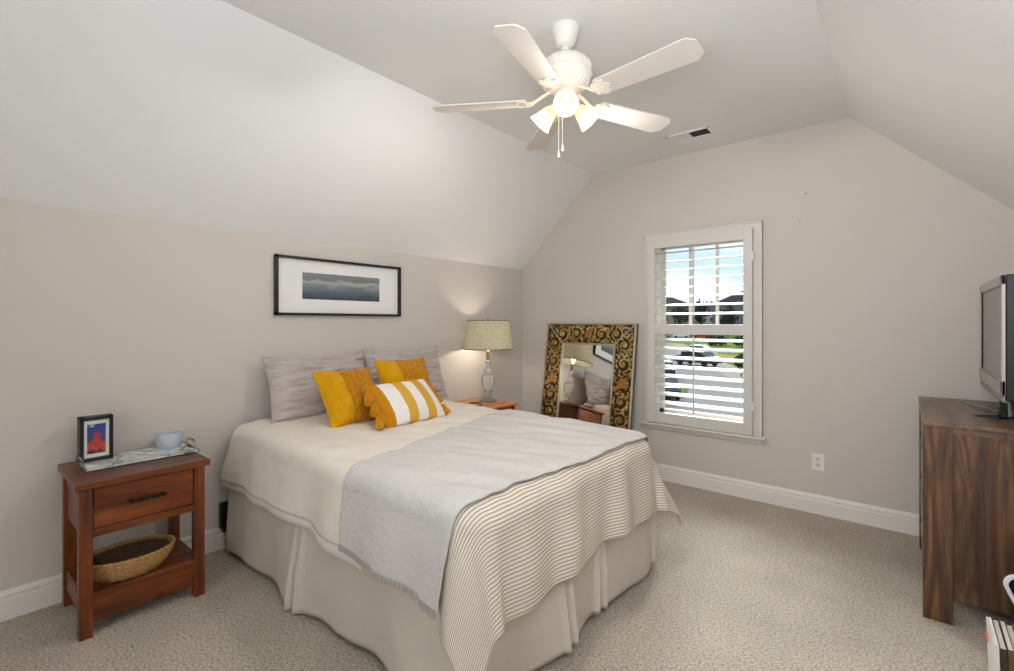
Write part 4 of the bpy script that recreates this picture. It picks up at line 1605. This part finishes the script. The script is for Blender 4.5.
pp = MB()
pp.tube([(x * 1.006, -.010, z + .002) for x, z in outl], .0095, 10, closed=True)
pp.build('piping', plain('pale_piping', (206, 210, 218), 0.5), bag)

# ------------------------------------------------------------------ the street beyond the window
GZ = -3.0


def ground_at(u, v, z=GZ):
    fx, fy = -math.sin(YAW), math.cos(YAW)
    rx, ry = math.cos(YAW), math.sin(YAW)
    a, b_ = (u - 507) / F_PX, (HORIZON - v) / F_PX
    t = (z - H0) / b_
    return (CAM[0] + t * (fx + rx * a), CAM[1] + t * (fy + ry * a))


M_GRASS = plain('lawn_grass', (74, 88, 44), 0.95, spec=0.0, var=0.25, vscale=0.6)
M_ROAD = plain('concrete_road', (98, 97, 95), 0.9, spec=0.0, var=0.06, vscale=0.4)
M_WALK = plain('pale_sidewalk', (112, 108, 98), 0.9, spec=0.0)
M_DRY = plain('dry_grass', (110, 102, 72), 0.95, spec=0.0, var=0.15, vscale=0.8)
struct(MB().box((-260, 0.5, GZ - .4), (200, 420, GZ)).build('ground_lawn', M_GRASS))


def strip(name, uvp, z, mat):
    poly = [ground_at(u, v) for u, v in uvp]
    mb = MB()
    mb.prism(poly, GZ + z - .02, GZ + z, 'z')
    return struct(mb.build(name, mat))


strip('road', [(560, 470), (900, 470), (900, 404), (752, 390), (700, 364), (668, 343), (650, 341), (500, 352)], .03, M_ROAD)
strip('sidewalk', [(668, 343), (700, 364), (752, 390), (900, 430), (900, 420), (760, 378), (714, 358), (684, 344)], .05, M_WALK)
strip('dry_verge', [(690, 351), (760, 359), (900, 366), (900, 378), (760, 368), (700, 358)], .04, M_DRY)
strip('grass_island', [(664, 390), (690, 387), (684, 398), (662, 400)], .06, M_GRASS)

M_TYRE = plain('tyre_rubber', (24, 24, 26), 0.8)
M_CARGL = plain('car_window', (36, 42, 48), 0.1)


def car(u, v, ang, rgb, lab, sc=1.0):
    x, y = ground_at(u, v)
    c = thing('car', lab, 'car', (x, y, GZ + .06), (0, 0, ang), 'cars on the street')
    paint = plain('car_paint', rgb, 0.25, 0.1)
    side = [(-2.2, .35), (-2.25, .75), (-2.1, .92), (-1.55, .98), (-.95, 1.42), (.55, 1.45), (1.15, 1.0), (2.05, .88), (2.25, .65), (2.22, .35)]
    MB().prism([(a * sc, b * sc) for a, b in side], -.85 * sc, .85 * sc, 'y').build('body', paint, c)
    gl = MB()
    for s in (-1, 1):
        gl.prism([(a * sc, b * sc) for a, b in ((-1.35, 1.0), (-.9, 1.36), (.5, 1.38), (.98, 1.0))], s * .855 * sc - .01, s * .855 * sc + .01, 'y')
    gl.build('window_glass', M_CARGL, c)
    for wx in (-1.4, 1.4):
        for s in (-1, 1):
            MB().lathe([(0, -.1), (.30, -.1), (.33, -.06), (.33, .06), (.30, .1), (0, .1)], 18,
                       Matrix.Translation((wx * sc, s * .80 * sc, .33 * sc)) @ Matrix.Rotation(PI / 2, 4, 'X') @ Matrix.Scale(sc, 4)).build('wheel', M_TYRE, c)


VA = PI / 2 + 0.35
car(697, 366, VA + .9, (40, 42, 48), 'dark car parked at the kerb in the middle of the street view')
car(697, 357, VA + 1.2, (226, 228, 230), 'white car just beyond the dark parked car on the street')
car(701, 338.4, VA + PI / 2, (196, 40, 44), 'red car parked far down the street')
car(681, 338.0, VA + PI / 2, (232, 232, 232), 'white car parked left of the far red car')
car(663, 338.6, VA + PI / 2, (150, 154, 160), 'silver car farthest left in the far parked row')
car(660, 378, VA + .2, (44, 46, 52), 'dark car at the left edge of the street below the white row', .9)
car(661, 398, VA + .2, (70, 72, 76), 'grey car closest to the house, at the left edge of the view', .85)


def house(u, d_v, w, dp, h, roof_h, wall, roof, lab):
    x, y = ground_at(u, d_v)
    hroot = thing('house', lab, 'house', (x, y, GZ), (0, 0, 0.25), 'houses across the street')
    MB().box((-w / 2, -dp / 2, 0), (w / 2, dp / 2, h)).build('walls', plain('siding', wall, 0.9), hroot)
    MB().prism([(-w / 2 - .5, h), (w / 2 + .5, h), (0, h + roof_h)], -dp / 2 - .4, dp / 2 + .4, 'y').build('roof', plain('shingle_roof', roof, 0.95), hroot)
    for i, wx in enumerate((-w * .3, 0, w * .3)):
        MB().box((wx - .6, -dp / 2 - .06, h * .55), (wx + .6, -dp / 2 + .02, h * .55 + 1.5)).build('window', M_CARGL, hroot)


house(746, 334.5, 22, 12, 11.0, 5.0, (112, 112, 116), (84, 84, 90), 'grey house with a pitched roof at the right of the street view')
house(668, 334.5, 24, 12, 9.0, 5.0, (150, 138, 126), (112, 98, 90), 'beige house behind the trees left of the grey house')
house(712, 332.0, 18, 12, 9.0, 5.0, (160, 156, 150), (110, 104, 100), 'pale house set back between the two larger houses down the street')

M_BARK = plain('bark', (86, 70, 58), 0.9)
M_LEAF = [plain('foliage_olive', (66, 76, 52), 0.95, var=0.35, vscale=1.2), plain('foliage_dark', (44, 52, 38), 0.95, var=0.35, vscale=1.2)]


def tree(u, v, h, r, lab, k=0, name='street_tree', cat='tree', bush=False):
    x, y = ground_at(u, v)
    t = thing(name, lab, cat, (x, y, GZ), (0, 0, u), 'greenery along the street')
    rg = random.Random(int(u * 10))
    if not bush:
        tk = MB()
        tk.tube([(0, 0, 0), (.1, 0, h * .3), (0, .1, h * .7)], [r * .10, r * .08, r * .03], 8)
        tk.build('trunk', M_BARK, t)
    cr_ = MB()
    for i in range(int(260)):
        a, b_ = rg.uniform(0, 2 * PI), math.acos(rg.uniform(-1, 1))
        q = r * rg.uniform(.35, 1.0)
        c = Vector((q * math.sin(b_) * math.cos(a), q * math.sin(b_) * math.sin(a), (h * .66 if not bush else h * .5) + q * math.cos(b_) * (h * .36 / r if not bush else h * .5 / r)))
        s = r * rg.uniform(.10, .2)
        R = Euler((rg.uniform(0, 6), rg.uniform(0, 6), rg.uniform(0, 6))).to_matrix().to_4x4()
        cr_.add([(-s, -s * .6, 0), (s, -s * .6, 0), (s, s * .6, s * .2), (-s, s * .6, s * .2), (0, 0, s * .7)], [(0, 1, 4), (1, 2, 4), (2, 3, 4), (3, 0, 4), (0, 3, 2, 1)], False, Matrix.Translation(c) @ R)
    cr_.build('crown', M_LEAF[k], t)


tree(659, 336.6, 10.5, 2.6, 'olive green tree at the far left of the street view', 0)
tree(681, 336.6, 11.0, 2.8, 'olive green tree in front of the beige house', 0)
tree(701, 336.6, 11.5, 2.6, 'dark tree right of the shutter rod in the middle of the view', 1)
tree(728, 336.6, 9.5, 2.9, 'dark tree in front of the grey house', 1)
tree(717, 345.5, 2.2, 2.0, 'dark round shrub on the lawn beyond the pale verge', 1, 'shrub', 'shrub', True)
tree(744, 347.0, 2.0, 1.9, 'dark shrub on the lawn right of the round shrub', 1, 'shrub', 'shrub', True)
tree(741, 377, 1.9, .55, 'small young tree beside the sidewalk', 1, 'young_tree', 'tree')
bpy.context.view_layer.update()
